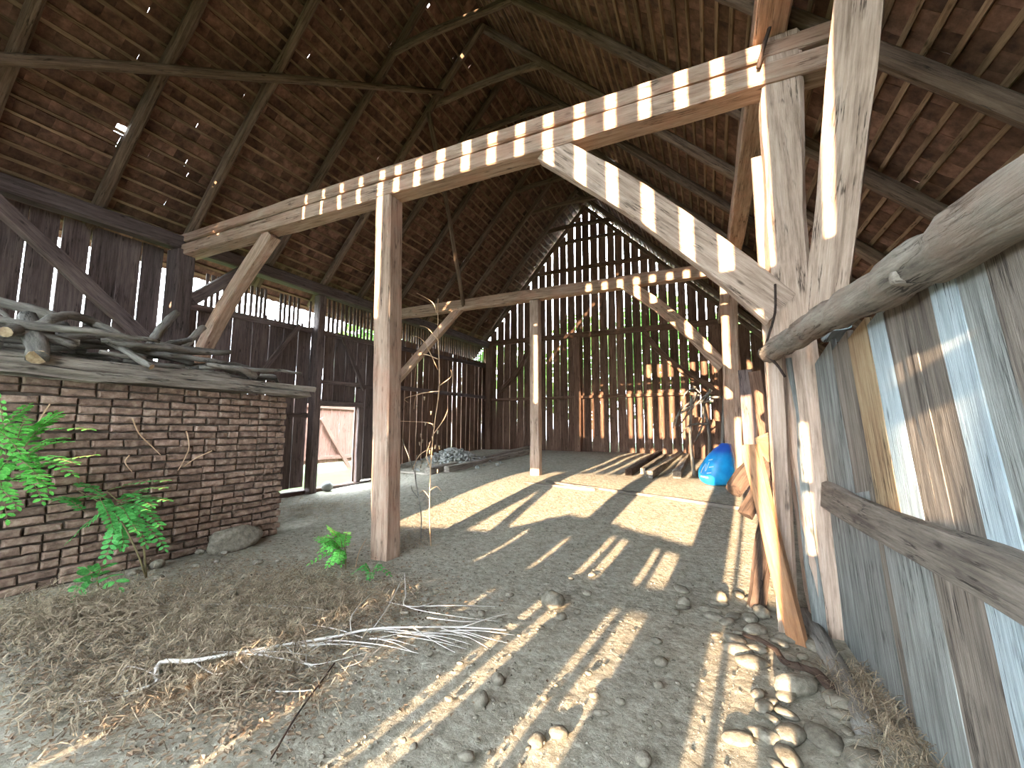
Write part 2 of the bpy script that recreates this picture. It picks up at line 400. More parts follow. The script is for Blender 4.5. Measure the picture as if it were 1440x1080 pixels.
for k in range(44):
    y = Y0 + 0.2 + k * 0.4; vv, ff = [], []
    for yy, r in ((y - 0.22, 0.13), (y + 0.22, 0.115)):
        for j in range(7):
            a = math.pi * j / 6; vv.append((XR + r * math.cos(a) * 1.25, yy, ZR + 0.14 + r * math.sin(a) * 0.9))
    ff = [(j, j + 1, j + 8, j + 7) for j in range(6)]; ridge.add(vv, ff)
tag(link('ridge_tiles', mesh('ridge_tiles', ridge.v, ridge.f, M['tile_far']), None, RL), kind='stuff')
for y in RAFTERS[1:]:
    zc = 8.58 + U(-.06, .06)
    a = Vector((XR - (ZR - zc) / SL, y + .03, zc)); b = Vector((XR + (ZR - zc) / SR, y + .03, zc))
    timber('collar_beam', a, b, 0.10, 0.13, M['rafter'], RL, segs=6, jit=0.01, ch=0.25, warp=0.04, bow=(0, 0.06))

# ---- walls of boards
def board(parent, p0, p1, wdt, th, mat, out, name='board', **k):
    """a board from p0 up to p1; 'out' = the wall's normal"""
    k.setdefault('segs', 5); k.setdefault('jit', 0.004); k.setdefault('ch', 0); k.setdefault('warp', 0.008)
    return timber(name, p0, p1, wdt, th, mat, parent, up=out, **k)
def xl(y): return -8.42 + 0.03 * (y - 4)
WL = empty('wall_left', (-8.4, 6, 0)); tag(WL, kind='structure')
NX = (1, 0, 0)
random.seed(21)
# near bay: wide boards right up to the plate, four bright slits
ys = [1.30, 1.65, 1.98] + [2.31, 2.64, 2.97, 3.33, 3.62, 3.92]
for a, b in zip(ys[:-1], ys[1:]):
    g = 0.013 if 2.2 < b < 3.4 else 0.003
    board(WL, (xl(a) - 0.14, (a + b) / 2, 0.0), (xl(a) - 0.14, (a + b) / 2 + U(-.01, .01), 4.62), b - a - 2 * g, 0.025, M['board_dark'], NX, warp=0.004)
for k in range(10):
    a = -2.05 + k * .335; lo_ = 0.0 if (k < 1) else 3.3  # unseen side opening under these boards, added to let skylight in
    board(WL, (xl(a) - 0.14, a + .167, lo_), (xl(a) - 0.14, a + .167, 4.62), .33, 0.025, M['board_dark'], NX, warp=0.003)
timber('rail', (xl(0) - .06, -1.75, 3.3), (xl(0) - .06, 1.35, 3.3), .1, .14, M['board_dark'], WL)
# middle bay: boards to the rail, ragged slats over it, a door
def ztop(y): return 3.72 + 0.035 * (y - 4.8)
y = 4.12
while y < 9.25:
    wd = U(0.30, 0.40); b = min(y + wd, 9.3); c = (y + b) / 2
    if 7.02 < c < 8.45: board(WL, (xl(c) - 0.12, c, 2.10), (xl(c) - 0.12, c, ztop(c)), b - y - U(.003, .013), 0.025, M['board_dark'], NX)
    else: board(WL, (xl(c) - 0.12, c, 0.16 + U(0, .05)), (xl(c) - 0.12, c, ztop(c)), b - y - U(.003, .013), 0.025, M['board_dark'], NX)
    y = b
# ragged slats above the rail
for px in [288, 296, 304, 313, 321, 329, 336, 344, 352, 360, 366, 372, 394, 400, 407, 413, 419, 436]:
    p = at(px, 440, X=xl(5.5) - 0.12)
    board(WL, (xl(5.5) - 0.12, p.y, ztop(p.y) - 0.05), (xl(5.5) - 0.12, p.y, 4.42 + 0.05 * (p.y - 5)), 0.055, 0.02, M['board_dark'], NX, 'slat', segs=1)
for px, h_ in [(375, .16), (388, .12), (426, .15), (440, .12)]:
    p = at(px, 440, X=xl(5.5) - 0.12)
    board(WL, (xl(5.5) - 0.12, p.y, ztop(p.y) - 0.05), (xl(5.5) - 0.12, p.y, ztop(p.y) + h_), 0.05, 0.02, M['board_dark'], NX, 'slat', segs=1)
y = 7.15
while y < 15:
    board(WL, (xl(y) - 0.12, y, ztop(y) - 0.05), (xl(y) - 0.12, y, 4.62 + 0.03 * (y - 5)), 0.075, 0.02, M['board_dark'], NX, 'slat', segs=1)
    y += 0.125 + U(-.01, .02)
# far bay: narrower boards with light between
y = 9.32
while y < 14.9:
    wd = U(0.25, 0.33); b = y + wd; c = (y + b) / 2
    board(WL, (xl(c) - 0.12, c, 0.3), (xl(c) - 0.12, c, 4.2), wd - U(.006, .03), 0.025, M['board_end'], NX)
    y = b
# rails of the left wall
for (ya, yb, za, zb, wd) in [(4.2, 9.3, 3.70, 3.88, .12), (4.2, 7.0, 1.78, 1.82, .10), (8.4, 9.3, 2.62, 2.68, .1), (9.3, 15, 2.72, 2.8, .12), (9.3, 15, 3.9, 4.05, .12), (6.98, 8.5, 2.62, 2.66, .1)]:
    timber('rail', (xl(ya) - 0.06, ya, za), (xl(yb) - 0.06, yb, zb), 0.07, wd, M['board_dark'], WL, segs=6)
timber('sill_beam', (xl(4) - .05, 4.2, 0.06), (xl(9.3) - .05, 9.3, 0.10), 0.16, 0.13, M['board_dark'], WL, segs=8, jit=0.012)
timber('diagonal_batten', at(422, 458, X=-8.3), at(366, 525, X=-8.3), 0.10, 0.05, M['board_dark'], WL, up=NX, segs=4)
timber('diagonal_batten', at(482, 474, X=-8.24), at(512, 548, X=-8.24), 0.10, 0.05, M['board_dark'], WL, up=NX, segs=4)
# door opening with its rounded frame
D1 = empty('door_1', (-8.3, 7.75, 0.1)); tag(D1, kind='structure')
for yy in (7.07, 8.47): timber('door_jamb', (-8.36, yy, 0.05), (-8.36, yy, 2.16), 0.11, 0.16, M['board_dark'], D1, segs=5)
timber('door_lintel', (-8.36, 6.98, 2.11), (-8.36, 8.56, 2.14), 0.12, 0.12, M['board_dark'], D1, segs=5)
timber('door_threshold', (-8.36, 6.98, 0.11), (-8.36, 8.56, 0.12), 0.15, 0.08, M['board_end'], D1, segs=5)

WB = empty('wall_back', (-4, 15.1, 0.6)); tag(WB, kind='structure')
NY = (0, -1, 0)
random.seed(22)
x = -8.35
while x < 3.1:
    wd = U(0.27, 0.32); c = x + wd / 2; zt = roof_z(c) + 0.02
    if c < 0.75: g = U(0.020, 0.034) if -6.8 < c < -0.5 else U(.012, .026)
    else: g = 0.002
    board(WB, (c, 15.12, 0.55), (c + U(-.02, .02), 15.12, zt), wd - (.004 if c < .75 else .001), 0.024, M['board_end'], NY, segs=8, warp=0.006, taper=1 - g * min(1, (zt - .5) / 6) * 1.35 / wd)
    x += wd
for (za, zb, xa, xb, hh) in [(2.70, 2.72, -8.2, 0.6, .10), (4.98, 5.02, -8.1, .6, .2), (7.55, 7.55, -6.1, -1.6, .14)]:
    timber('rail', (xa, 15.02, za), (xb, 15.02, zb), 0.12, hh, M['board_end'], WB, segs=10, jit=.012)
for xx, zt in [(-8.0, 4.9), (-4.35, 4.9), (0.25, 4.9)]:
    timber('wall_post', (xx, 14.98, 0.5), (xx, 14.98, zt), 0.24, 0.2, M['board_end'], WB, up=NY, segs=6, jit=.012)
timber('brace', at(745, 486, Y=14.9), at(702, 550, Y=14.9), 0.16, 0.14, M['board_end'], WB, up=NY, bow=(.2, 0), segs=8)
timber('brace', at(905, 468, Y=14.9), at(1004, 545, Y=14.9), 0.18, 0.14, M['board_end'], WB, up=NY, bow=(-.2, 0), segs=8)

WO = empty('wall_outer', (3, 6, 0)); tag(WO, kind='structure')      # the low outer wall beyond the plank partition
y = -2.1
while y < 15.1:
    wd = U(0.26, 0.34); board(WO, (2.95, y + wd / 2, 0), (2.95, y + wd / 2, roof_z(2.95) - .05), wd - 0.004, 0.025, M['board_end'], (-1, 0, 0), segs=2); y += wd

# ---- front wall behind the viewer: boards with the gaps that let the low sun in
WF = empty('wall_front', (-4, -2, 0)); tag(WF, kind='structure')
YF = -2.0
NF = (0, 1, 0)
def fboard(xa, xb, za, zb):
    if xb - xa < 0.004: return
    c = (xa + xb) / 2; board(WF, (c, YF, za), (c, YF, zb), xb - xa, 0.025, M['board_end'], NF, segs=3, warp=0.003, jit=0.002)
def fill(xa, xb, za, zb, gaps):
    """boards between xa and xb leaving (centre, width) gaps; long runs are split into single boards"""
    cur = xa; runs = []
    for gx, gw in sorted(gaps): runs.append((cur, gx - gw / 2)); cur = gx + gw / 2
    runs.append((cur, xb))
    for a, b in runs:
        n = max(1, round((b - a) / 0.34))
        for i in range(n):
            p, q = a + (b - a) * i / n, a + (b - a) * (i + 1) / n
            zz = zb((p + q) / 2) if callable(zb) else (min(zb, roof_z((p + q) / 2) - .02) if zb is not None else roof_z((p + q) / 2) - 0.02)
            if zz < za + .03: continue
            fboard(p, q - 0.001, za, zz)
STR = [-4.47, -4.12, -3.75, -3.49, -3.165, -2.835, -2.473, -2.131, -1.782, -1.452, -1.109, -0.786, -0.454, -0.123, 0.186, 0.49]
gab = [(s_ - 0.5364, 0.045 + 0.06 * min(1, max(0, (s_ + 4.8) / 2.0))) for s_ in STR] + [(-5.35, .035), (-5.7, .03), (0.345, .055)]
fill(-9.3, -3.66, 3.66, 5.74, [g_ for g_ in gab if g_[0] < -3.66]); fill(-3.66, 3.0, 3.66, 6.42, [g_ for g_ in gab if g_[0] > -3.66])                                          # boards with the gaps, up to the gable rail
fill(-8.4, -3.66, 5.74, None, []); fill(-3.66, 1.0, 6.42, None, [])                                           # closed gable
fill(-9.3, -5.25, 0, 3.66, [])  # left end here and above runs past the corner, added to block sun
low = [(-1.13, .16), (-1.31, .06), (-1.75, .10), (-1.92, .07), (-2.45, .05), (-3.1, .045)]
def saddle(x):
    for (xa, za), (xb, zb) in zip([(-5.3, 1.08), (-3.5, 1.17), (-2.8, 1.45), (-2.0, 1.38)], [(-3.5, 1.17), (-2.8, 1.45), (-2.0, 1.38), (-.9, 1.24)]):
        if xa <= x <= xb: return za + (zb - za) * (x - xa) / (xb - xa)
    return 1.2
fill(-5.25, -0.97, 0, saddle, low)                                        # lower half of the barn door
timber('door_rail', (-5.25, YF + .06, 0.885), (-0.97, YF + .06, 0.885), 0.09, 0.1, M['board_end'], WF)
for (xa, za), (xb, zb) in (((-5.25, 1.05), (-3.5, 1.12)), ((-3.5, 1.12), (-2.8, 1.40)), ((-2.8, 1.40), (-.97, 1.19))):
    timber('door_rail', (xa, YF + .06, za), (xb, YF + .06, zb), 0.09, 0.1, M['board_end'], WF)
fill(-5.25, -0.97, 2.25, 3.66, [(s_ - 0.5364 + .05, 0.09) for s_ in STR[3:12]])
fboard(-2.50, -2.10, 1.2, 2.3); fboard(-4.24, -3.94, 1.0, 2.3)            # uprights standing in the door opening
timber('door_brace', (-3.45, YF + .06, 1.1), (-4.1, YF + .06, 2.28), 0.09, 0.16, M['board_end'], WF)
right = [(-0.52, .085), (-0.345, .16), (-0.15, .09)]
timber('door_rail', (-0.1, YF + .03, 1.95), (0.3, YF + .03, 1.95), 0.05, 0.07, M['board_end'], WF)
fill(-0.97, 0.05, 0, 3.66, right); fill(0.05, .2, 0, 1.45, []); fill(.05, .2, 1.45, 2.45, [(.126, .05)]); fill(.05, .2, 2.45, 3.66, []); fill(0.2, 3.0, 0, 1.78, []); fill(0.2, 3.0, 1.78, 2.78, [(0.398, .05)]); fill(0.2, 3, 2.78, 3.66, [])
timber('door_rail', (-0.97, YF + .06, 0.885), (3.0, YF + .06, 0.885), 0.09, 0.1, M['board_end'], WF)
timber('door_rail', (0.2, YF + .03, 2.29), (1.2, YF + .03, 2.20), 0.05, 0.17, M['board_end'], WF)
timber('lintel_beam', (-8.4, YF + .12, 3.56), (3.0, YF + .12, 3.56), 0.22, 0.36, M['oak'], WF, segs=10)
timber('wall_post', (-5.3, YF + .12, 0), (-5.3, YF + .12, 3.4), 0.2, 0.2, M['oak'], WF)
timber('wall_post', (-0.86, YF + .12, 0), (-0.86, YF + .12, 3.4), 0.16, 0.2, M['oak'], WF)

# ---- plank partition on the right
WR = empty('wall_right', (0.85, 2.5, 0)); tag(WR, kind='structure')
def wallR(px, py):
    d = ray(px, py); n = Vector((1, 0, 0.03)); return CAM + d * ((0.83 - CAM.dot(n)) / d.dot(n))
NR = Vector((-1, 0, -0.03)).normalized()
def rboard(px0, px1, py, z0, z1, mat, proud=0.0, tilt=0.0):
    a, b = wallR(px0, py), wallR(px1, py)
    yc = (a.y + b.y) / 2; wd = abs(a.y - b.y)
    p = Vector((0.83 - 0.03 * z0, yc - tilt, z0)) + NR * proud * .2; q = Vector((0.83 - 0.03 * z1, yc + tilt, z1)) + NR * proud * .2
    return board(WR, p, q, wd - 0.004, 0.028, M[mat], NR, segs=8, jit=0.002, warp=0.002)
random.seed(23)
for a, b, mt_, pr in [(1146, 1180, 'grey', 0), (1180, 1207, 'greybrown', .012), (1207, 1238, 'ochre', .02), (1238, 1266, 'whitewash', .008),
                      (1266, 1286, 'greybrown', 0), (1286, 1306, 'greybrown', .014), (1306, 1344, 'greybrown', 0.004), (1344, 1388, 'whitewash', .012),
                      (1388, 1440, 'grey', 0), (1440, 1560, 'greybrown', .01), (1560, 1760, 'grey', 0)]:
    rboard(a, b, 500, 1.02, 2.07, mt_, pr, .085)
for a, b, mt_, pr in [(1172, 1204, 'grey', 0), (1204, 1252, 'grey', .01), (1252, 1262, 'greybrown', 0), (1262, 1330, 'grey', .006), (1330, 1405, 'greybrown', 0),
                      (1405, 1490, 'whitewash', .01), (1490, 1640, 'greybrown', 0), (1640, 1900, 'grey', 0.01)]:
    rboard(a, b, 820, -0.05, 1.12, mt_, pr, .10)
a, b = Vector((0.80, 3.98, 1.03)), Vector((0.80, 0.2, 1.09))
timber('rail', a + NR * .045, b + NR * .045, 0.05, 0.18, M['greybrown'], WR, segs=14, jit=.012, warp=.01)
timber('rail', Vector((0.82, 3.9, 1.98)), Vector((0.82, 0.2, 1.98)), 0.06, 0.12, M['greybrown'], WR, segs=6)

# ---- brick wall of the old pen
BW = empty('wall_brick', (-5.7, 3, 0)); tag(BW, kind='structure')
XB, YB1, RH = -5.7, 4.32, 0.086
def bt(y): return 1.98
core = link('brick_core', mesh('brick_core', [(XB - 0.34, -1.9, -.2), (XB - 0.045, -1.9, -.2), (XB - 0.045, YB1 - .02, -.2), (XB - 0.34, YB1 - .02, -.2),
    (XB - 0.34, -1.9, 1.96), (XB - 0.045, -1.9, 1.96), (XB - 0.045, YB1 - .02, 1.96), (XB - 0.34, YB1 - .02, 1.96)],
    [(0, 3, 2, 1), (4, 5, 6, 7), (0, 1, 5, 4), (1, 2, 6, 5), (2, 3, 7, 6), (3, 0, 4, 7)], M['mortar']), None, BW)
random.seed(24)
def brick_mesh(L, d, h):
    """one worn brick: a rounded front rim, every corner pushed about a little"""
    pts = []; c = 0.012
    prof = [(-d, 1.0, 1.0), (-c, 1.0, 1.0), (0, 1 - 2 * c / L, 1 - 2 * c / h)]
    for x, ky, kz in prof:
        for i in range(8):
            yy = (-1, -.34, .34, 1, 1, .34, -.34, -1)[i] * L / 2 * ky; zz = (-1 if i < 4 else 1) * h / 2 * kz
            pts.append((x + U(-.005, .004), yy + U(-.005, .005), zz + U(-.0045, .0045)))
    ff = []
    for k in range(2):
        for i in range(8): q = (i + 1) % 8; ff.append((k * 8 + i, k * 8 + q, (k + 1) * 8 + q, (k + 1) * 8 + i))
    ff += [(16, 17, 22, 23), (17, 18, 21, 22), (18, 19, 20, 21)]
    return mesh('brick', pts, ff, M['brick'])
ST = [brick_mesh(0.250 + U(-.008, .004), 0.1, 0.066 + U(-.004, .003)) for _ in range(14)]; HD = [brick_mesh(0.118 + U(-.006, .004), 0.1, 0.066 + U(-.004, .003)) for _ in range(9)]
nrows = 23; far = Bag(); nb = 0
for r in range(nrows):
    z = 0.0 + r * RH + 0.045; y = YB1
    first = 'S' if r % 2 else 'H'
    n_ = 0
    while y > -1.8:
        if n_ == 0: L = 0.27 if first == 'S' else 0.135
        elif n_ == 1 and first == 'S': L = 0.135 if R() < .5 else 0.27
        else: L = 0.27 if R() < 0.72 else 0.135
        pool = ST if L > .2 else HD; me = random.choice(pool)
        mt = Matrix.Translation((XB + U(-.014, .010), y - L / 2, z + U(-.005, .005))) @ Matrix.Rotation(U(-.02, .02), 4, 'X') @ Matrix.Rotation(U(-.03, .03), 4, 'Z')
        if y - L / 2 > 1.42 and nb < 300: link('brick', me, mt, BW); nb += 1
        elif y - L / 2 > 0.3: far.add([mt @ v.co for v in me.vertices], [tuple(p.vertices) for p in me.polygons])
        y -= L; n_ += 1
for k in range(nrows):                                     # the end face round the corner
    z = k * RH + 0.045
    mt = Matrix.Translation((XB - .1 - (0.0 if k % 2 else .07), YB1 - .06, z))
    me = ST[k % 14]; mr_ = mt @ Matrix.Rotation(math.pi / 2, 4, 'Z') @ Matrix.Translation((.06, 0, 0))
    far.add([mr_ @ v.co for v in me.vertices], [tuple(p.vertices) for p in me.polygons])
tag(link('outlying_bricks', mesh('outlying_bricks', far.v, far.f, M['brick']), None, BW), kind='stuff')

# ================================================================== TIMBER FRAME
YA, YB2 = 4.13, 9.3
tb = empty('tie_beam', (-4, YA, 4.48)); tag(tb, 'long double tie beam striped with sunlight across the front of the barn', 'beam')
timber('lower_timber', (-8.55, YA, 4.58), (1.05, YA, 4.61), 0.26, 0.20, M['oak'], tb, segs=16, jit=.008, ch=.07)
timber('upper_timber', (-8.55, YA + .02, 4.81), (1.05, YA + .02, 4.84), 0.25, 0.165, M['oak'], tb, segs=16, jit=.008, ch=.12)
TPB = -0.10
def solo(o, label, cat, group=None): return tag(o, label, cat, group)
zf = gz(-3.55, 4.13)
solo(timber('timber_post', (-3.57, YA, zf - .08), (-3.72, YA, 4.49), 0.25, 0.25, M['oak'], up=(0, 1, 0), segs=16, jit=.007, ch=.07), 'thick square oak post standing alone in the middle of the dirt floor', 'post')
solo(timber('timber_post', (0.81, YA + .03, -0.05), (0.69, YA + .03, 4.95), 0.29, 0.26, M['oak_pale'], up=(0, 1, 0), segs=18, jit=.016, ch=.1, bow=(TPB, 0)), 'tall bowed oak post at the far end of the round log', 'post')
solo(timber('timber_post', (-8.28, 4.06, 0.0), (-8.28, 4.06, 4.56), 0.34, 0.3, M['board_dark'], up=(0, 1, 0), segs=8, jit=.01), 'dark square post at the left wall behind the firewood', 'post')
solo(timber('timber_post', (-8.26, 6.98, 0.05), (-8.26, 6.98, 4.62), 0.2, 0.2, M['board_dark'], up=(0, 1, 0), segs=8, jit=.01), 'dark post beside the small bright doorway', 'post')
b2 = G(754, 668); 
xb2 = at(754, 560, Y=YB2).x
solo(timber('timber_post', (xb2, YB2, gz(xb2, YB2) - .06), (xb2 - .02, YB2, 4.60), 0.22, 0.22, M['oak_pale'], up=(0, 1, 0), segs=10, jit=.008, ch=.08), 'slender square post under the middle of the rear tie beam', 'post')
solo(timber('timber_post', (0.36, YB2, gz(.36, YB2) - .05), (0.42, YB2, 4.98), 0.3, 0.26, M['oak'], up=(0, 1, 0), segs=10, jit=.014, ch=.12), 'sun-striped rear post beside the blue sack', 'post')
solo(timber('timber_post', (-8.12, YB2, 0.2), (-8.12, YB2, 4.72), 0.24, 0.24, M['board_dark'], up=(0, 1, 0), segs=8, jit=.01), 'dark wall post where the rear tie beam meets the plank wall', 'post')
solo(timber('tie_beam', (-8.3, YB2, 4.73), (0.62, YB2, 4.76), 0.22, 0.26, M['oak'], segs=14, jit=.010, ch=.08), 'rear tie beam further back in the barn', 'beam')
# plates
solo(timber('wall_plate', (-8.42, -2, 4.62), (-8.1, 15, 4.90), 0.26, 0.24, M['board_dark'], segs=20, jit=.012, ch=.12), 'dark horizontal plate beam on top of the slatted wall at left', 'beam')
solo(timber('wall_plate', (0.69, -2, 5.07), (0.45, 15, 5.05), 0.26, 0.24, M['oak'], segs=20, jit=.010, ch=.08), 'long plate beam running overhead along the tops of the posts at right', 'beam')
# braces
def brace(a, b, Y, w_, h_, mat, label, bow=(0, 0), **k):
    p, q = at(*a, Y=Y), at(*b, Y=Y)
    return solo(timber('brace', p, q, w_, h_, mat, up=(0, -1, 0), bow=bow, segs=12, jit=.008, ch=.06, **k), label, 'brace')
brace((772, 212), (1098, 436), YA - .02, 0.30, 0.16, M['oak_pale'], 'broad curved brace striped with sun between tall post and front tie beam', bow=(.07, 0))
brace((384, 330), (276, 512), YA, 0.22, 0.17, M['oak'], 'curved grey brace rising from the firewood to the front tie beam', bow=(-.10, 0))
brace((650, 430), (540, 556), YB2, 0.20, 0.14, M['oak'], 'straight brace under the left half of the rear tie beam')
brace((872, 396), (1016, 516), YB2 - .02, 0.24, 0.14, M['oak'], 'sun-striped brace between rear tie beam and rear post', bow=(.12, 0))
p, q = at(-30, 262, X=-8.2), at(214, 486, X=-8.2)
solo(timber('brace', p, q, 0.2, 0.14, M['board_dark'], up=NX, segs=8, jit=.01), 'diagonal brace across the wide dark boards above the firewood', 'brace')
p, q = at(268, 422, X=-8.2), at(352, 376, X=-8.2)
solo(timber('brace', p, q, 0.2, 0.14, M['board_dark'], up=NX, segs=6, jit=.01), 'short dark brace crossing the bright slatted opening', 'brace')
# wind braces under the left rafters
def under(px, py, d=0.17):
    r_ = ray(px, py); n = Vector((-SL, 0, 1)); k = ZR - SL * XR - d * math.sqrt(1 + SL * SL)
    return CAM + r_ * ((k - (CAM.z - SL * CAM.x)) / (r_.z - SL * r_.x))
a, b = under(0, 86), under(622, 130); a2 = a - (b - a) * 0.25
solo(tube('wind_brace', [a2, (a2 + b) / 2 + Vector((0, 0, .05)), b], 0.085, 0.05, M['rafter'], ns=8, wob=.02), 'long round pole nailed diagonally across the rafters at left', 'pole')
a, b = under(602, 158, .2), at(652, 432, Y=YB2 - .05)
solo(tube('wind_brace', [a, (a + b) / 2 + Vector((.05, 0, 0)), b], 0.055, 0.05, M['rafter'], ns=7, wob=.02), 'thin pole dropping from the rafters to the rear tie beam', 'pole')
# leaning strut right of the tall post
p, q = Vector((0.84, 4.02, 2.35)), at(1208, -6, Y=3.15)
d = (q - p).normalized(); q2 = q + d * 0.25
solo(timber('leaning_plank', p, q2, 0.26, 0.09, M['oak_pale'], up=(-.3, -1, 0), segs=10, jit=.01, ch=.06), 'broad pale plank leaning up to the roof right of the tall post', 'plank')
p, q = at(1060, 224, Y=4.36), at(1084, 500, Y=4.36)
solo(timber('narrow_board', p + Vector((.03, 0, 0)), Vector((q.x + .02, 4.36, 0.02)), 0.11, 0.05, M['oak_pale'], up=(0, -1, 0), segs=8), 'narrow pale board standing just behind the tall post', 'board')
# log on the partition
log = empty('round_log', (0.66, 2.4, 2.1)); tag(log, 'thick round debarked log lying along the top of the plank partition', 'log')
tube('trunk', [(0.44, 4.02, 2.13), (0.56, 3.2, 2.14), (0.65, 2.3, 2.105), (0.70, 1.5, 2.06), (0.74, 0.3, 2.03)], 0.078, 0.092, M['bark'], log, ns=18, n=9, wob=.025, jit=.06)
for px, py, kx in [(1250, 392, .592)]:
    p = at(px, py, X=kx); tube('knot', [p + Vector((.06, 0, 0)), p + Vector((.015, 0, 0)), p + Vector((.004, 0, 0))], 0.036, 0.018, M['bark'], log, ns=9)
solo(tube('wire', [at(1090, 400, Y=4.0), at(1090, 440, Y=3.9), at(1080, 475, Y=3.86), at(1076, 496, Y=3.86), at(1092, 512, Y=3.86), at(1104, 530, Y=3.9)], .010, .010, M['iron'], ns=5), 'bent dark wire tying the log end to the tall post', 'wire')
solo(tube('strap', [at(1086, -10, Y=3.9), at(1084, 30, Y=3.92), at(1074, 66, Y=3.95), at(1066, 96, Y=3.96)], .018, .018, M['iron'], ns=5), 'dark strap hanging where the tie beam meets the tall post', 'strap')
# blocks at the foot of the leaning plank
solo(timber('wood_block', (0.86, 3.98, 2.27), (0.86, 3.70, 2.30), 0.13, 0.16, M['whitewash'], segs=3), 'pale block of wood behind the log by the tall post', 'block')
# boards at the end of the partition
def gboard(name, a, b, Y, wd, th, mat, label, cat='board', up=(-.6, -1, 0), **k):
    p, q = at(*a, Y=Y), at(*b, Y=Y); g = gz(q.x, q.y)
    d = (q - p); s_ = (g - .03 - p.z) / d.z; q = p + d * s_
    return solo(timber(name, q, p, wd, th, mat, up=up, segs=8, jit=.008, ch=.05, **k), label, cat)
gboard('standing_board', (1106, 505), (1146, 820), 4.05, 0.09, 0.04, M['grey'], 'narrow grey board closing the gap at the end of the plank partition')
gboard('standing_board', (1090, 500), (1104, 790), 3.97, 0.12, 0.05, M['oak_pale'], 'yellowish upright board below the end of the log')
gboard('wood_slab', (1054, 626), (1106, 838), 3.82, 0.12, 0.055, M['slab'], 'orange bark-edged slab leaning beside the yellowish upright board', 'slab')

# ================================================================== THINGS
random.seed(40)
# rotten pieces behind the slab
for k, (a, b, Y, wd, lab) in enumerate([((1064, 630), (1032, 690), 4.9, .15, 'upper dark rotten timber stub sticking out behind the orange slab'),
                                     ((1068, 660), (1044, 722), 4.75, .13, 'middle dark rotten timber stub sticking out behind the orange slab'),
                                     ((1070, 700), (1060, 815), 4.6, .12, 'dark rotten strip hanging upright behind the orange slab')]):
    p, q = at(*a, Y=Y), at(*b, Y=Y - .25)
    if k == 2: q.z = gz(q.x, q.y) - .02
    solo(timber('rotten_timber', p + Vector((.12, .1, .02)), q, wd, wd * .8, M['rot'], segs=8, jit=.022, ch=.2, warp=.03), lab, 'timber')
p = at(1075, 640, Y=5.1)
solo(timber('round_block', (0.62, 4.85, 1.15), (0.50, 4.75, 1.45), 0.3, 0.16, M['ochre'], segs=4, ch=.3), 'rounded pale block wedged between yellowish board and slab', 'block')
# boards in the dark aisle
for a, b, Y, wd, mt_, lab in [((1062, 522), (1082, 640), 7.0, .17, 'board_end', 'plank with a pink sun streak leaning in the dark aisle'),
                              ((1048, 520), (1058, 640), 7.3, .2, 'board_dark', 'dark plank leaning in the aisle behind the rear post')]:
    gboard('leaning_plank', a, b, Y, wd, .04, M[mt_], lab, 'plank')

# ---- blue sack
def sack():
    p = G(1004, 685); Y = 9.1; p = Vector((at(1006, 660, Y=Y).x, Y, 0)); p.z = gz(p.x, p.y)
    root = empty('plastic_sack', p); tag(root, 'bright blue plastic sack with white print slumped by the rear post', 'sack')
    vv = []
    for v in ICO3[0]:
        z = (v.z + 1) / 2
        r = 0.36 * (1 - 0.62 * z ** 1.6) * (0.75 + 0.25 * math.sin(min(1, z * 4) * math.pi / 2)); ang = math.atan2(v.y, v.x); hr = math.hypot(v.x, v.y) ** .35
        k = hr * r * (1 + .06 * math.sin(ang * 9 + z * 3) * z + .10 * mnoise.noise(v * 2.2))
        vv.append(Vector((math.cos(ang) * k + 0.20 * z * z, math.sin(ang) * k * .75, z * 0.80 * (1 + .04 * mnoise.noise(v * 4)))))
    link('bag_body', mesh('bag_body', vv, ICO3[1], M['blue'], True), Matrix.Translation(p), root)
    # white printed strokes following the front of the bag
    import bisect
    bag = Bag()
    def surf(a, z):
        r = 0.36 * (1 - 0.62 * z ** 1.6) * (0.75 + 0.25 * math.sin(min(1, z * 4) * math.pi / 2)); h0 = math.sqrt(max(0, 1 - (2 * z - 1) ** 2)); hr = h0 ** .35
        v = Vector((math.cos(a) * h0, math.sin(a) * h0, 2 * z - 1)); k = hr * r * (1 + .06 * math.sin(a * 9 + z * 3) * z + .10 * mnoise.noise(v * 2.2)) + .012
        return Vector((math.cos(a) * k + 0.20 * z * z, math.sin(a) * k * .75, z * 0.80))
    for (a0, z0, a1, z1) in [(-2.5, .30, -2.45, .52), (-2.35, .50, -2.25, .34), (-2.2, .36, -2.15, .56), (-2.1, .30, -1.85, .32), (-2.5, .22, -2.0, .2), (-2.05, .44, -1.8, .46), (-2.3, .6, -2.0, .62)]:
        vv = []
        for i in range(5):
            t_ = i / 4; a_, z_ = a0 + (a1 - a0) * t_, z0 + (z1 - z0) * t_
            dx, dz_ = (.06, 0) if abs(z1 - z0) > abs(a1 - a0) * .4 else (0, .028)
            vv += [surf(a_ - dx / 2, z_ - dz_ / 2), surf(a_ + dx / 2, z_ + dz_ / 2)]
        bag.add(vv, [(2 * i, 2 * i + 1, 2 * i + 3, 2 * i + 2) for i in range(4)])
    link('print', mesh('print', bag.v, bag.f, M['print'], True), Matrix.Translation(p), root)
sack()

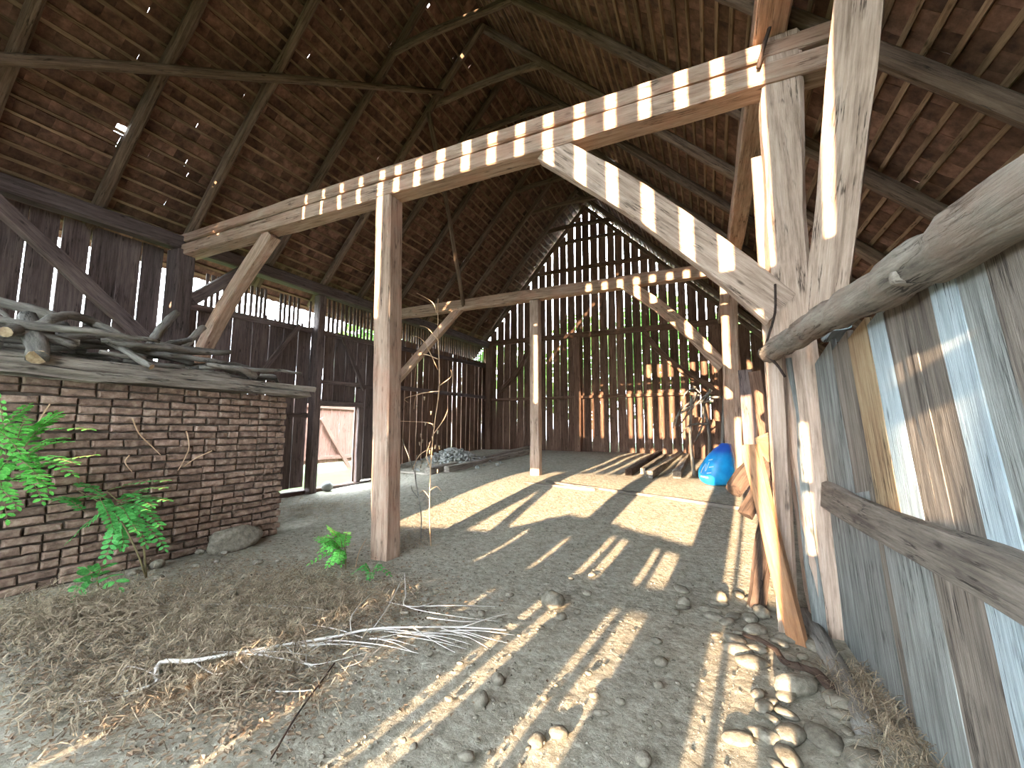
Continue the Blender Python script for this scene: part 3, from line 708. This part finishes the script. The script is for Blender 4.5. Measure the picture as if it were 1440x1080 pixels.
# ---- timbers lying at the back
random.seed(41)
def lying(a, b, wd, hh, mat, label, name='ground_timber', cat='timber'):
    p, q = G(*a), G(*b); p.z = gz(p.x, p.y) + hh * .38; q.z = gz(q.x, q.y) + hh * .38
    solo(timber(name, p, q, wd, hh, mat, segs=8, jit=.01, ch=.1), label, cat)
lying((602, 668), (744, 634), .2, .2, M['deck'], 'long square timber on the floor left of the rear middle post')
lying((628, 664), (742, 638), .16, .16, M['deck'], 'shorter timber on the floor touching the rear middle post side')
lying((884, 668), (928, 640), .16, .16, M['rot'], 'darkest of the short timbers lying on the sunlit floor at the back')
lying((904, 666), (934, 644), .11, .14, M['deck'], 'thinnest of the short timbers lying on the sunlit floor at the back')
lying((912, 672), (968, 634), .18, .17, M['deck'], 'longest of the short pale timbers on the sunlit floor at the back')
lying((952, 672), (966, 644), .16, .16, M['deck'], 'short timber lying nearest to the blue sack')
lying((560, 664), (838, 690), .12, .05, M['deck'], 'long low sill timber across the floor in front of the rear post')
lying((770, 678), (1046, 716), .12, .04, M['greybrown'], 'second low sill timber ending near the dark rotten stubs')
# panel of leaning boards against the end wall
for k in range(4):
    p = at(972 + k * 13, 650, Y=13.6); p.z = gz(p.x, p.y)
    solo(timber('short_board', p, p + Vector((.02 * k, .25, 1.25 - .06 * k)), .26, .03, M['board_end'], up=(0, -1, 0), segs=3), ['first', 'second', 'third', 'fourth'][k] + ' of the short boards leaning on the back wall, counted from the floor timbers', 'board')
# brush heaped against the rear post
for k in range(12):
    y = 10.1 + U(0, .7); x = U(-.35, .3)
    p = Vector((x, y, 1.9 + U(-.3, .6))); q = p + Vector((U(-.7, .2), U(-.2, .3), U(-.7, -.1)))
    mid = (p + q) / 2 + Vector((U(-.15, .15), 0, U(-.1, .2)))
    solo(tube('brush_branch', [p, mid, q], .03, .012, M['stick'], ns=5, n=3), 'dead branch in the tangle of brush behind the rear post', 'branch', 'brush behind the rear post')
for x, y in [(-.1, 10.7), (-.4, 10.5), (.15, 10.6)]:
    p = Vector((x, y, gz(x, y) - .02)); q = Vector((x + U(-.1, .2), y, 2.3))
    solo(tube('brush_branch', [p, (p + q) / 2 + Vector((U(-.1, .1), 0, 0)), q], .045, .025, M['stick'], ns=6, n=3), 'dead branch in the tangle of brush behind the rear post', 'branch', 'brush behind the rear post')

# ---- deck planks on the brick pen
random.seed(42)
def deck(x, z, y0, y1, wd, th, label, dz=0, mat='deck'):
    solo(timber('deck_plank', (x, y0, z), (x + .02, y1, z + dz), wd, th, M[mat], segs=24, jit=.018, ch=.16, warp=.03), label, 'plank')
deck(-5.72, 2.03, -1, 4.62, .30, .085, 'lowest grey plank lying directly on the brick wall top')
deck(-5.80, 2.115, -1, 4.74, .34, .075, 'second grey plank of the stack on the brick wall', .01)
deck(-5.90, 2.185, -1, 3.5, .28, .06, 'upper grey plank ending halfway along the brick wall')
for k in range(5): deck(-6.26 - k * .42, 2.10 + .01 * k, -1, 4.6 + U(-.1, .1), .40, .05, ['first', 'second', 'third', 'fourth', 'fifth'][k] + ' deck plank behind the brick wall edge, under the firewood')
# ---- firewood heap
def stick(pts, r0, r1, label, group=None, cut=False, mat='stick'):
    root = empty('firewood_branch', pts[0]) if cut else None
    o = tube('bark' if cut else 'firewood_branch', pts, r0, r1, M[mat], root, ns=9 if cut else 7, n=4, wob=.02, jit=.12)
    if cut:
        d = (Vector(pts[0]) - Vector(pts[1])).normalized(); e = Vector(pts[0])
        vv, ff = tube_data([e - d * .002, e + d * .004], r0 * .93, 10, .04); link('cut_end', mesh('cut_end', vv, ff, M['cut']), None, root)
        o = root
    return tag(o, label, 'branch', group)
def fx(px, py, X): return at(px, py, X=X)
stick([fx(53, 502, -5.55), fx(48, 478, -5.75), fx(40, 448, -6.2)], .082, .075, 'thick pale log stub pointing out of the firewood, cut end showing', cut=True)
stick([fx(8, 467, -5.6), fx(40, 462, -5.9), fx(90, 458, -6.3)], .05, .045, 'pale cut branch lying sideways left of the thick log stub', cut=True)
stick([fx(213, 516, -5.52), fx(170, 490, -5.8), fx(120, 462, -6.2)], .035, .04, 'long straight stick slanting down over the plank edge', cut=True)
stick([fx(50, 462, -5.8), fx(75, 448, -5.9), fx(112, 446, -6.1), fx(150, 466, -6.3)], .045, .05, 'arched branch on top of the firewood heap', cut=True)
stick([fx(210, 488, -6.2), fx(226, 462, -6.4), fx(248, 440, -6.6)], .06, .05, 'stout broken branch sticking up beside the dark wall post', cut=False)
stick([fx(256, 492, -6.6), fx(272, 474, -6.7), fx(286, 460, -6.8)], .05, .045, 'shorter stub sticking up right of the stout broken branch')
stick([fx(-20, 420, -6.6), fx(30, 432, -6.5), fx(78, 446, -6.4)], .05, .06, 'dark branch reaching in from the left edge over the heap')
stick([fx(-10, 428, -6.2), fx(12, 448, -6.1), fx(36, 468, -6.0)], .02, .02, 'thin bare stick at the left edge of the heap')
stick([fx(120, 452, -6.2), fx(160, 468, -6.1), fx(205, 492, -6.0)], .04, .035, 'grey stick lying above the long straight stick')
stick([fx(60, 440, -6.6), fx(80, 456, -6.5), fx(84, 470, -6.4)], .07, .06, 'dark knotty stump piece in the middle of the heap')
stick([fx(220, 492, -6.1), fx(245, 482, -6.3), fx(268, 478, -6.4)], .045, .035, 'pale broken branch lying flat in front of the dark wall post')
for k in range(38):
    y = U(1.0, 4.3); x = -5.75 - abs(U(0, 1.0)); z = 2.22 + U(0, .30) * math.exp(-((y - 2.2) / 1.6) ** 2)
    p = Vector((x, y, z)); a_ = U(-.5, .5); L = U(.6, 1.4)
    dv = Vector((math.sin(a_) * .8, math.cos(a_) * random.choice((-1, 1)), U(-.12, .12))).normalized()
    q = p + dv * L; q.y = min(q.y, 4.5); q.z = max(q.z, 2.20); q.x = min(q.x, -5.62)
    stick([p, (p + q) / 2 + Vector((U(-.12, .12), U(-.08, .08), U(-.03, .12))), q], U(.028, .058), U(.018, .036), 'grey branch in the firewood heap on the brick pen', 'branches heaped on the brick pen')
for k in range(16):
    p = Vector((U(-6.4, -5.7), U(2.2, 4.4), 2.20 + U(0, .1))); q = p + Vector((U(-.1, .1), U(.3, .5) * random.choice((-1, 1)), U(0, .04)))
    stick([p, q], .03, .02, 'grey branch in the firewood heap on the brick pen', 'branches heaped on the brick pen')

# ---- plants
def leaflet_mesh(mat):
    L, Wd = 1.0, 0.27
    vv = [(0, 0, 0), (.25, -Wd * .8, .05), (.25, 0, 0), (.25, Wd * .8, .05), (.6, -Wd, .06), (.6, 0, .0), (.6, Wd, .06), (.92, -Wd * .5, .02), (.92, Wd * .5, .02), (1, 0, -.03)]
    ff = [(0, 1, 2), (0, 2, 3), (1, 4, 5, 2), (2, 5, 6, 3), (4, 7, 9, 5), (5, 9, 8, 6)]
    return mesh('leaflet', vv, ff, mat, True)
LFM = leaflet_mesh(M['leaf']); LFD = leaflet_mesh(M['leaf_dark'])
def frond(root, base, tip, sag, nl, size, lm):
    base, tip = Vector(base), Vector(tip)
    pts = smoothpath([base, (base + tip) / 2 + Vector((0, 0, sag)), tip], 5)
    o = tube('frond', [base, (base + tip) / 2 + Vector((0, 0, sag)), tip], .004, .002, M['stem'], root, ns=4, n=5, jit=0)
    k = len(pts) - 1
    for i in range(nl):
        t_ = 0.16 + 0.84 * i / (nl - 1); f = t_ * k; j = min(int(f), k - 1); p = pts[j].lerp(pts[j + 1], f - j); d = (pts[j + 1] - pts[j]).normalized()
        side = d.cross(Vector((0.25, 0, 1))).normalized()
        s_ = size * (1 - .35 * abs(t_ - .5) * 2) * U(.85, 1.1)
        dirs = ((1, .45), (-1, .45)) if i < nl - 1 else ((0, 1),)
        for sg, fw_ in dirs:
            x = (side * sg + d * fw_ + Vector((U(-.1, .1), U(-.1, .1), U(-.25, .1)))).normalized()
            n = side.cross(d) * (1 if R() < 2 else 1); y = n.cross(x).normalized(); z = x.cross(y)
            mt = Matrix((x * s_, y * s_, z * s_)).transposed().to_4x4(); mt.translation = p
            link('leaflet', lm, mt, o)
def atd(px, py, D): return CAM + ray(px, py) * D
def extra(n, bx, by, x0, x1, y0, y1):
    out = []
    for k in range(n):
        tx, ty = U(x0, x1), U(y0, y1); k_ = U(.05, .35)
        out.append(((bx + (tx - bx) * k_, by + (ty - by) * k_, U(-.05, .1)), (tx, ty, U(0, .3)), U(.02, .06)))
    return out
def plant(base_px, X, fronds, label, lm, size, nl, stems=None, name='locust_seedling'):
    b = G(*base_px) if X is None else at(*base_px, X=X); b.z = gz(b.x, b.y) - .01
    D = (b - CAM).dot(FW)
    root = empty(name, b); tag(root, label, 'plant')
    for (ax, ay, ad), (tx, ty, td), sag in fronds:
        frond(root, atd(ax, ay, D - ad), atd(tx, ty, D - td), sag, nl, size, lm)
    for st in stems or []:
        pp = [b] + [atd(x, y, D - d_) for x, y, d_ in st]
        tube('stem', pp, .010, .005, M['stem'], root, ns=5)
random.seed(43)
plant((-20, 846), None, [((30, 610, 0), (128, 604, .1), .03), ((36, 660, .05), (134, 640, .1), .02), ((10, 650, 0), (0, 560, .15), .0), ((20, 640, .1), (70, 690, .2), .03),
      ((-10, 620, .1), (40, 570, .1), .03), ((5, 680, .1), (66, 670, .25), .04), ((-10, 640, .1), (10, 730, .25), .05), ((-20, 600, .15), (30, 640, .25), .05), ((0, 700, .15), (-10, 600, .2), .03),
      ((10, 620, 0), (60, 596, .05), .03), ((-20, 680, .2), (24, 712, .3), .04), ((30, 640, 0), (104, 668, .1), .03)] + extra(12, 15, 650, -10, 110, 575, 715),
      'leafy bright green seedling against the brick wall at the left edge', LFM, .080, 10, [[(-10, 720, 0), (10, 650, 0), (30, 612, 0)]])
plant((206, 812), None, [((150, 690, 0), (236, 676, .1), .03), ((160, 706, 0), (238, 704, .1), .03), ((150, 700, .05), (92, 704, .1), .03), ((150, 720, .1), (96, 762, .2), .04), ((170, 730, .1), (148, 786, .2), .05),
      ((190, 730, .05), (232, 772, .15), .04), ((150, 700, 0), (110, 680, 0), .02), ((165, 710, .1), (124, 738, .2), .04), ((180, 720, .1), (206, 766, .2), .04), ((120, 720, .1), (80, 700, .1), .03), ((140, 700, .15), (160, 745, .25), .02), ((190, 715, 0), (226, 740, .1), .03)] + extra(12, 160, 708, 90, 235, 680, 785),
      'second leafy seedling growing at the foot of the brick wall', LFD, .078, 10, [[(200, 760, 0), (180, 720, 0), (150, 690, 0)], [(190, 770, .1), (160, 720, .1), (110, 690, 0)]])
plant((140, 836), None, [((130, 818, 0), (106, 836, .1), .05), ((140, 815, 0), (168, 826, .1), .05), ((136, 812, .05), (150, 796, .1), .03), ((130, 816, .1), (122, 800, .1), .03)],
      'low dark green sprout with broad leaves below the brick wall', LFD, .11, 4, [[(136, 812, 0)]], 'sprout')
bp = G(470, 800)
plant((486, 799), None, [((488, 780, 0), (436, 792, .15), .06), ((484, 770, 0), (446, 756, .05), .05), ((480, 770, 0), (462, 742, 0), .03), ((486, 770, 0), (488, 754, .1), .04), ((480, 775, .05), (450, 775, .15), .06), ((484, 775, .1), (470, 790, .2), .05), ((480, 765, 0), (474, 750, 0), .03), ((486, 780, 0), (460, 796, .2), .05), ((478, 770, .1), (456, 764, .2), .05)] + extra(9, 482, 775, 440, 492, 748, 795),
      'bright green bushy seedling beside the foot of the middle post', LFM, .062, 9, [[(486, 775, 0), (482, 765, 0)]])
plant((524, 810), None, [((520, 804, 0), (496, 806, 0), .04), ((524, 803, 0), (548, 808, .05), .04), ((524, 803, 0), (534, 796, 0), .03), ((520, 804, 0), (508, 798, 0), .03), ((520, 806, .05), (520, 814, .1), .03)],
      'small low green sprig in front of the middle post foot', LFD, .06, 6, [[(524, 803, 0)]], 'sprout')
# dry tendrils on the brick wall
for pts, lab in [([(186, 588), (196, 610), (214, 628), (226, 640)], 'straight pale dry tendril high on the brick wall'), ([(262, 606), (266, 628), (258, 648), (250, 662)], 'curled dry tendril in the middle of the brick wall'),
                 ([(298, 634), (276, 644), (258, 656)], 'forked dry tendril end at right of the brick wall'), ([(182, 640), (176, 650), (186, 664)], 'small hooked tendril below the straight pale one'),
                 ([(70, 568), (56, 590), (48, 606)], 'dry tendril leaning above the left edge seedling'), ([(0, 578), (20, 590), (44, 594)], 'dry tendril arching in from the left edge')]:
    solo(tube('dry_tendril', [at(x, y, X=-5.64) for x, y in pts], .008, .005, M['tendril'], ns=5), lab, 'twig')

# ---- tall dry weed beside the middle post
random.seed(44)
def weed():
    b = G(606, 768); Y = b.y
    root = empty('dry_weed', b); tag(root, 'tall dead weed with curling side shoots right of the middle post', 'weed')
    P = lambda x, y, d=0: at(x, y, Y=Y + d)
    tube('stalk', [b, P(604, 720), P(606, 650), P(612, 590), P(618, 540), P(616, 470), P(616, 420)], .009, .006, M['tendril'], root, ns=6)
    for s_ in [[(616, 505), (590, 500), (582, 545)], [(617, 480), (602, 462), (590, 458)], [(614, 440), (608, 425), (586, 412)], [(618, 542), (634, 530), (634, 520)], [(618, 550), (600, 552), (570, 560), (574, 566)],
               [(606, 660), (600, 640), (606, 620)], [(612, 600), (600, 594), (556, 592)], [(610, 610), (624, 590), (630, 575)], [(600, 552), (586, 556), (582, 575)], [(604, 700), (596, 690), (590, 694)], [(616, 520), (596, 480), (580, 472)],
               [(606, 630), (590, 640), (580, 660)], [(604, 690), (614, 684), (620, 690)]]:
        tube('side_shoot', [P(x, y, U(-.1, .1)) for x, y in s_], .007, .004, M['tendril'], root, ns=5)
    for k in range(22):
        p = P(U(586, 622), U(555, 670), U(-.1, .1)); vv, ff = tube_data([p, p + Vector((0, U(-.01, .01), -.05))], [.012, .004], 5, .3)
        link('dry_seed_pod', mesh('dry_seed_pod', vv, ff, M['straw']), None, root)
    b2 = G(592, 762); r2 = empty('dry_weed', b2); tag(r2, 'thinner dead weed stalk nearest to the middle post', 'weed')
    tube('stalk', [b2, P(592, 720), P(584, 670), P(586, 640)], .010, .006, M['stick'], r2, ns=5)
    for s_ in [[(588, 700), (580, 690)], [(585, 670), (574, 640), (568, 625)], [(588, 710), (598, 700)]]:
        tube('side_shoot', [P(x, y) for x, y in s_] + ([P(s_[-1][0] - 2, s_[-1][1] - 8)]), .006, .004, M['stick'], r2, ns=5)
weed()

# ---- stones
random.seed(45)
def stone(p, sx, sy, sz, label, group=None, mat='stone', sink=.35, base=ICO2, rot=None, name='stone'):
    vv = rock_verts(base[0], sx, sy, sz, .12)
    rz = U(0, 6.28) if rot is None else rot
    mt = Matrix.Translation((p.x, p.y, gz(p.x, p.y) + sz * (1 - 2 * sink) + .01)) @ Matrix.Rotation(rz, 4, 'Z') @ Matrix.Rotation(U(-.15, .15), 4, 'X')
    return tag(link(name, mesh(name, vv, base[1], M[mat], True), mt), label, 'stone', group)
stone(G(776, 852), .105, .085, .07, 'largest round grey stone lying alone in the open floor', sink=.2)
stone(G(1148, 853), .10, .06, .04, 'pale flat oval stone at the foot of the partition end board', rot=-.6, sink=.2)
stone(G(1071, 866), .09, .06, .05, 'pale green-grey stone beside the sun streak below the slab', sink=.3)
stone(G(1012, 845), .09, .07, .06, 'rounded stone in the gravel left of the leaning slab')
stone(G(962, 852), .05, .05, .05, 'small upright stone at the left end of the stone strip')
stone(G(221, 798), .07, .06, .05, 'pale stone beside the second seedling at the brick wall', sink=.25)
stone(G(460, 690), .13, .13, .12, 'whitish round stone by the bright doorway', mat='rubble', sink=.15)
stone(G(700, 958), .045, .04, .035, 'small stone between two long sun streaks', sink=.5)
stone(G(676, 986), .05, .045, .04, 'small egg-shaped stone just left of a sun streak', sink=.5)
stone(G(1120, 970), .14, .07, .06, 'long oval stone among the cobbles by the dead root')
p = at(334, 768, X=-5.45)
sl = link('rock_slab', mesh('rock_slab', rock_verts(ICO3[0], .14, .36, .17, .16, 5.0), ICO3[1], M['stone'], True), Matrix.Translation((-5.52, at(334, 760, X=-5.5).y, gz(-5.5, 3.7) + .10))); tag(sl, 'large flat rock leaning against the base of the brick corner', 'rock')
def cob_ok(P_, lst, r):
    return all((P_ - q).length > r + rq for q, rq in lst)
lst = []
n_ = 0
while n_ < 62:
    y = U(1.75, 4.6); x = U(0.08, 0.62) if y < 3.6 else U(-.35, .62)
    r_ = U(.03, .085); P_ = Vector((x, y, 0)); n_ += 1
    for _ in range(20):
        if cob_ok(P_, lst, r_ * .8): break
        y = U(1.75, 4.6); P_ = Vector((U(0.05, 0.62) if y < 3.6 else U(-.35, .62), y, 0))
    lst.append((P_, r_ * .8)); stone(P_, r_ * 1.3, r_ * .85, r_ * .40, 'rounded cobble half sunk in the strip of stones along the partition', 'cobbles along the partition', sink=.60)
for k in range(60):
    px, py = U(560, 1000), U(800, 1075)
    p = G(px, py); r_ = .012 + .03 * R() ** 2
    stone(p, r_ * 1.3, r_, r_ * .6, 'small stone half buried in the bare foreground floor', 'small stones in the foreground floor', sink=.45, base=ICO2)
for k in range(26):
    p = G(U(130, 420), U(775, 850)); r_ = U(.02, .05)
    stone(p, r_ * 1.2, r_, r_ * .7, 'small stone lying below the brick wall', 'small stones below the brick wall', sink=.4, base=ICO2)
# rubble heap on the mound
bag = Bag(); random.seed(46)
for k in range(420):
    a_, rr = U(0, 6.28), abs(random.gauss(0, .45)); x, y = -6.75 + rr * math.cos(a_) * 1.1, 10.5 + rr * math.sin(a_)
    s_ = U(.03, .075); h_ = max(0, .22 * (1 - rr / .9))
    vv = rock_verts(ICO1[0], s_, s_ * U(.6, 1), s_ * U(.5, .9), .3); o_ = Vector((x, y, gz(x, y) + h_ * R()))
    bag.add([v + o_ for v in vv], ICO1[1])
tag(link('rubble', mesh('rubble', bag.v, bag.f, M['rubble'])), 'heap of grey broken stones against the dark plank wall at the back', 'rubble', kind='stuff')
# loose crumbs of soil all over the near floor
bag = Bag(); random.seed(47)
for k in range(12000):
    y = 1.2 + 6.5 * R() ** 1.6; x = U(-5.4, .75)
    if y > 7: continue
    s_ = .003 + .009 * R() ** 3
    vv = rock_verts([v for v in ICO1[0]], s_ * 1.2, s_, s_ * .7, .35) if s_ > .009 else [Vector(q) * s_ for q in ((1, 0, -.3), (-.5, .9, -.3), (-.5, -.9, -.3), (0.1, 0, .9))]
    ff = ICO1[1] if s_ > .009 else [(0, 1, 3), (1, 2, 3), (2, 0, 3)]
    a_ = U(0, 6.28); rt_ = Matrix.Rotation(a_, 3, 'Z'); o_ = Vector((x, y, gz(x, y) - .004))
    bag.add([rt_ @ v + o_ for v in vv], ff)
tag(link('gravel', mesh('gravel', bag.v, bag.f, M['stone'])), 'loose crumbs of soil and gravel strewn over the floor', 'gravel', kind='stuff')

# ---- dry grass, litter
def blade(bag, p, a_, L, wd, lift, curl):
    d = Vector((math.cos(a_), math.sin(a_), 0)); s_ = Vector((-d.y, d.x, 0)); vv = []
    for i in range(4):
        t_ = i / 3; q = p + d * (L * t_) + s_ * (curl * L * t_ * t_) + Vector((0, 0, lift * math.sin(t_ * math.pi) + .004)); k = wd * (1 - .6 * t_)
        vv += [q - s_ * k + Vector((0, 0, -k * .3)), q + s_ * k + Vector((0, 0, k * .3))]
    bag.add(vv, [(2 * i, 2 * i + 1, 2 * i + 3, 2 * i + 2) for i in range(3)])
bag = Bag(); random.seed(48)
zones = [(70, 880, 90, 40, 2300, .05), (200, 860, 130, 40, 2000, .04), (330, 900, 120, 40, 2000, .04), (420, 850, 120, 35, 1500, .03), (300, 950, 150, 40, 1200, .02), (480, 850, 80, 25, 700, .03), (120, 960, 120, 60, 800, .02),
         (450, 715, 70, 14, 900, .03), (370, 815, 90, 22, 700, .015), (560, 760, 60, 20, 350, .03)]
for cx, cy, sx_, sy_, n_, lf in zones:
    for k in range(n_):
        px, py = random.gauss(cx, sx_ * .55), min(1150, max(700, random.gauss(cy, sy_ * .55)))
        p = G(px, py) if k % 6 == 0 else p + Vector((U(-.14, .14), U(-.14, .14), 0))
        if p.x < -5.6 and p.y < 4.4: continue
        p.z = gz(p.x, p.y) + abs(random.gauss(0, lf)); blade(bag, p, U(0, 6.28), U(.06, .22), U(.0018, .0042), U(0, .05), U(-.5, .5))
for k in range(1400):
    y = U(1.4, 3.5); x = .70 + random.gauss(0, .07)
    if x > .84: continue
    p = Vector((x, y, gz(x, y) + abs(random.gauss(0, .03)))); blade(bag, p, U(0, 6.28), U(.06, .2), .0022, U(0, .06), U(-.5, .5))
tag(link('dry_grass', mesh('dry_grass', bag.v, bag.f, M['straw'])), 'matted dry grass and straw lying on the floor', 'dry grass', kind='stuff')
bag = Bag(); random.seed(49)
for k in range(7500):
    r_ = R()
    if r_ < .5: px, py = random.gauss(280, 130), random.gauss(945, 50)
    elif r_ < .75: px, py = random.gauss(500, 70), random.gauss(850, 30)
    else: px, py = U(0, 420), U(790, 1078)
    if k % 4 == 0: px, py = random.gauss(400, 90), random.gauss(815, 32)
    if not (-60 < px < 900 and 740 < py < 1100): continue
    p = G(px, py); 
    if p.x < -5.55: continue
    s_ = U(.008, .024); a_ = U(0, 6.28); tl = U(-.35, .35); rt_ = Matrix.Rotation(a_, 3, 'Z') @ Matrix.Rotation(tl, 3, 'X')
    p.z += .012 + abs(tl) * s_
    bag.add([rt_ @ Vector(q) * s_ + p for q in ((-1, 0, 0), (-.2, -.6, .25), (1, 0, .1), (-.2, .6, .25))], [(0, 1, 2), (0, 2, 3)])
tag(link('fallen_leaves', mesh('fallen_leaves', bag.v, bag.f, M['litter'])), 'brown dead leaf litter scattered over the floor', 'leaf litter', kind='stuff')

# ---- fallen bare branch
random.seed(50)
def gp(px, py, dz=.03): return G(px, py, dz)
def fallen():
    b = gp(222, 962); root = empty('fallen_branch', b); tag(root, 'pale bare forked branch lying across the floor in front', 'branch')
    tube('main_stem', [gp(220, 962, 0.0), gp(224, 944, .05), gp(270, 941, .05), gp(330, 930, .05), gp(400, 918, .05), gp(470, 908, .06), gp(520, 897, .06), gp(580, 894, .06), gp(650, 892, .05), gp(712, 892, .03)], .0145, .005, M['twig'], root, ns=8, n=4)
    tw = [[(520, 900, .05), (548, 870, .12), (568, 838, .2)], [(568, 838, .2), (570, 858, .12), (572, 872, .1), (640, 878, .06), (706, 880, .03)], [(572, 872, .1), (630, 866, .08), (700, 858, .03)], [(494, 902, .05), (494, 885, .1), (520, 860, .14)],
          [(580, 894, .06), (610, 910, .04), (640, 922, .02)], [(470, 908, .06), (430, 930, .03), (446, 952, .01)], [(400, 918, .05), (430, 940, .03), (470, 934, .02), (520, 920, .02)], [(330, 930, .05), (350, 946, .02), (396, 958, .01)],
          [(650, 892, .05), (690, 880, .06), (716, 868, .03)], [(640, 893, .05), (680, 902, .03), (712, 908, .02)], [(270, 941, .05), (300, 955, .03), (330, 946, .02)], [(224, 956, .02), (180, 944, .03), (164, 966, .02)], [(224, 962, .02), (170, 985, .02), (80, 992, .01)],
          [(230, 958, .02), (200, 972, .02), (120, 984, .01), (70, 990, .01)], [(440, 976, .02), (400, 978, .02), (366, 972, .01)], [(400, 860, .02), (350, 856, .03), (280, 853, .02)], [(460, 862, .02), (400, 857, .03), (330, 855, .02)], [(610, 852, .03), (580, 862, .05), (540, 850, .03)],
          [(510, 905, .04), (470, 890, .03), (420, 880, .02)], [(600, 880, .06), (660, 884, .05), (700, 874, .03)], [(620, 893, .05), (660, 905, .04), (690, 918, .02)], [(560, 895, .05), (520, 930, .03), (480, 945, .02)], [(540, 898, .05), (590, 902, .05), (640, 900, .04)]]
    for k in range(20):
        x = U(240, 660); y = 941 - (x - 240) * .115; dx, dy = U(40, 110) * random.choice((-1, 1, 1)), U(-18, 14)
        tw.append([(x, y, .05), (x + dx * .5, y + dy * .6, .05), (x + dx, y + dy, .015)])
    for s_ in tw: tube('twig', [gp(*q) for q in s_], .0048, .002, M['twig'], root, ns=5, n=4)
fallen()
solo(tube('dry_stick', [gp(470, 940, .03), gp(420, 1010, .03), gp(380, 1078, .03)], .006, .005, M['rot'], ns=5), 'thin dark stick lying below the fallen branch', 'stick')
solo(tube('dry_stalk', [gp(500, 800, .02), gp(505, 785, .08), gp(515, 775, .15)] , .007, .004, M['tendril'], ns=5), 'short dry stem sticking up beside the bushy seedling', 'stalk')
# half-buried pole and root at the partition
solo(tube('buried_pole', [G(1136, 868, .02), G(1158, 910, .02), G(1185, 955, .0), G(1225, 1030, -.03)], .06, .065, M['stick'], ns=10), 'smooth grey pole half buried along the foot of the partition', 'pole')
solo(tube('dead_root', [G(1046, 895, .01), G(1085, 915, .03), G(1110, 940, .03), G(1140, 952, .04), G(1170, 975, .03)], .014, .028, M['rot'], ns=7, wob=.02), 'twisted dark root crossing the cobbles', 'root')

# ================================================================== OUTSIDE
random.seed(60)
gt = empty('yard_gate', (-13.2, 12.5, 0)); tag(gt, 'pale wooden yard gate with diagonal brace seen through the doorway', 'gate')
XG = -13.2
for k in range(14):
    y = 9.2 + k * .42; timber('board', (XG, y, .25), (XG, y, 2.6), .40, .03, M['gate'], gt, up=NX, segs=2, ch=0)
p, q = at(452, 588, X=XG + .08), at(497, 668, X=XG + .08)
timber('diagonal_brace', p, q, .16, .06, M['gate'], gt, up=NX, segs=3)
for z in (2.35, .45): timber('rail', (XG + .06, 9, z), (XG + .06, 15, z), .06, .14, M['gate'], gt, segs=3)
for y in (9.0, 15.1): timber('gate_post', (XG, y, -.2), (XG, y, 2.8), .2, .2, M['gate'], gt, segs=2)
def tree(x, y, h, r, label, n=900):
    root = empty('tree', (x, y, -.1)); tag(root, label, 'tree', 'trees around the barn')
    tube('trunk', [(x, y, -.2), (x + .1, y, h * .3), (x - .1, y + .1, h * .62)], .25, .10, M['trunk'], root, ns=8)
    bag = Bag()
    for k in range(n):
        u = Vector((random.gauss(0, 1), random.gauss(0, 1), random.gauss(0, 1))).normalized(); rr = r * (0.35 + .65 * R() ** .5)
        p = Vector((x + u.x * rr, y + u.y * rr, h * .6 + u.z * rr * h * .42 / r))
        if p.z < .2: p.z = .2 + R()
        s_ = U(.25, .5); a_ = Matrix.Rotation(U(0, 6.28), 3, 'Z') @ Matrix.Rotation(U(-1.2, 1.2), 3, 'X')
        bag.add([a_ @ Vector(q) * s_ + p for q in ((-1, 0, 0), (0, -.55, .12), (1, 0, 0), (0, .55, .12))], [(0, 1, 2), (0, 2, 3)])
    link('crown', mesh('crown', bag.v, bag.f, M['foliage']), None, root)
for x, y, h, r in [(-11.5, 24, 7, 2.9), (-6.8, 25, 8.5, 2.6), (-2.6, 24, 9, 2.4), (2.0, 25, 8.5, 2.5), (6.5, 24, 8, 2.4)]:
    tree(x, y, h, r, 'leafy green tree growing behind the barn, glimpsed between the end boards')
for x, y, h, r in [(-16.5, 17.5, 7.5, 2.4), (-19, 24, 9, 2.8)]:
    tree(x, y, h, r, 'leafy green tree beyond the yard, glimpsed over the plank wall')
print('objects', len(bpy.data.objects))
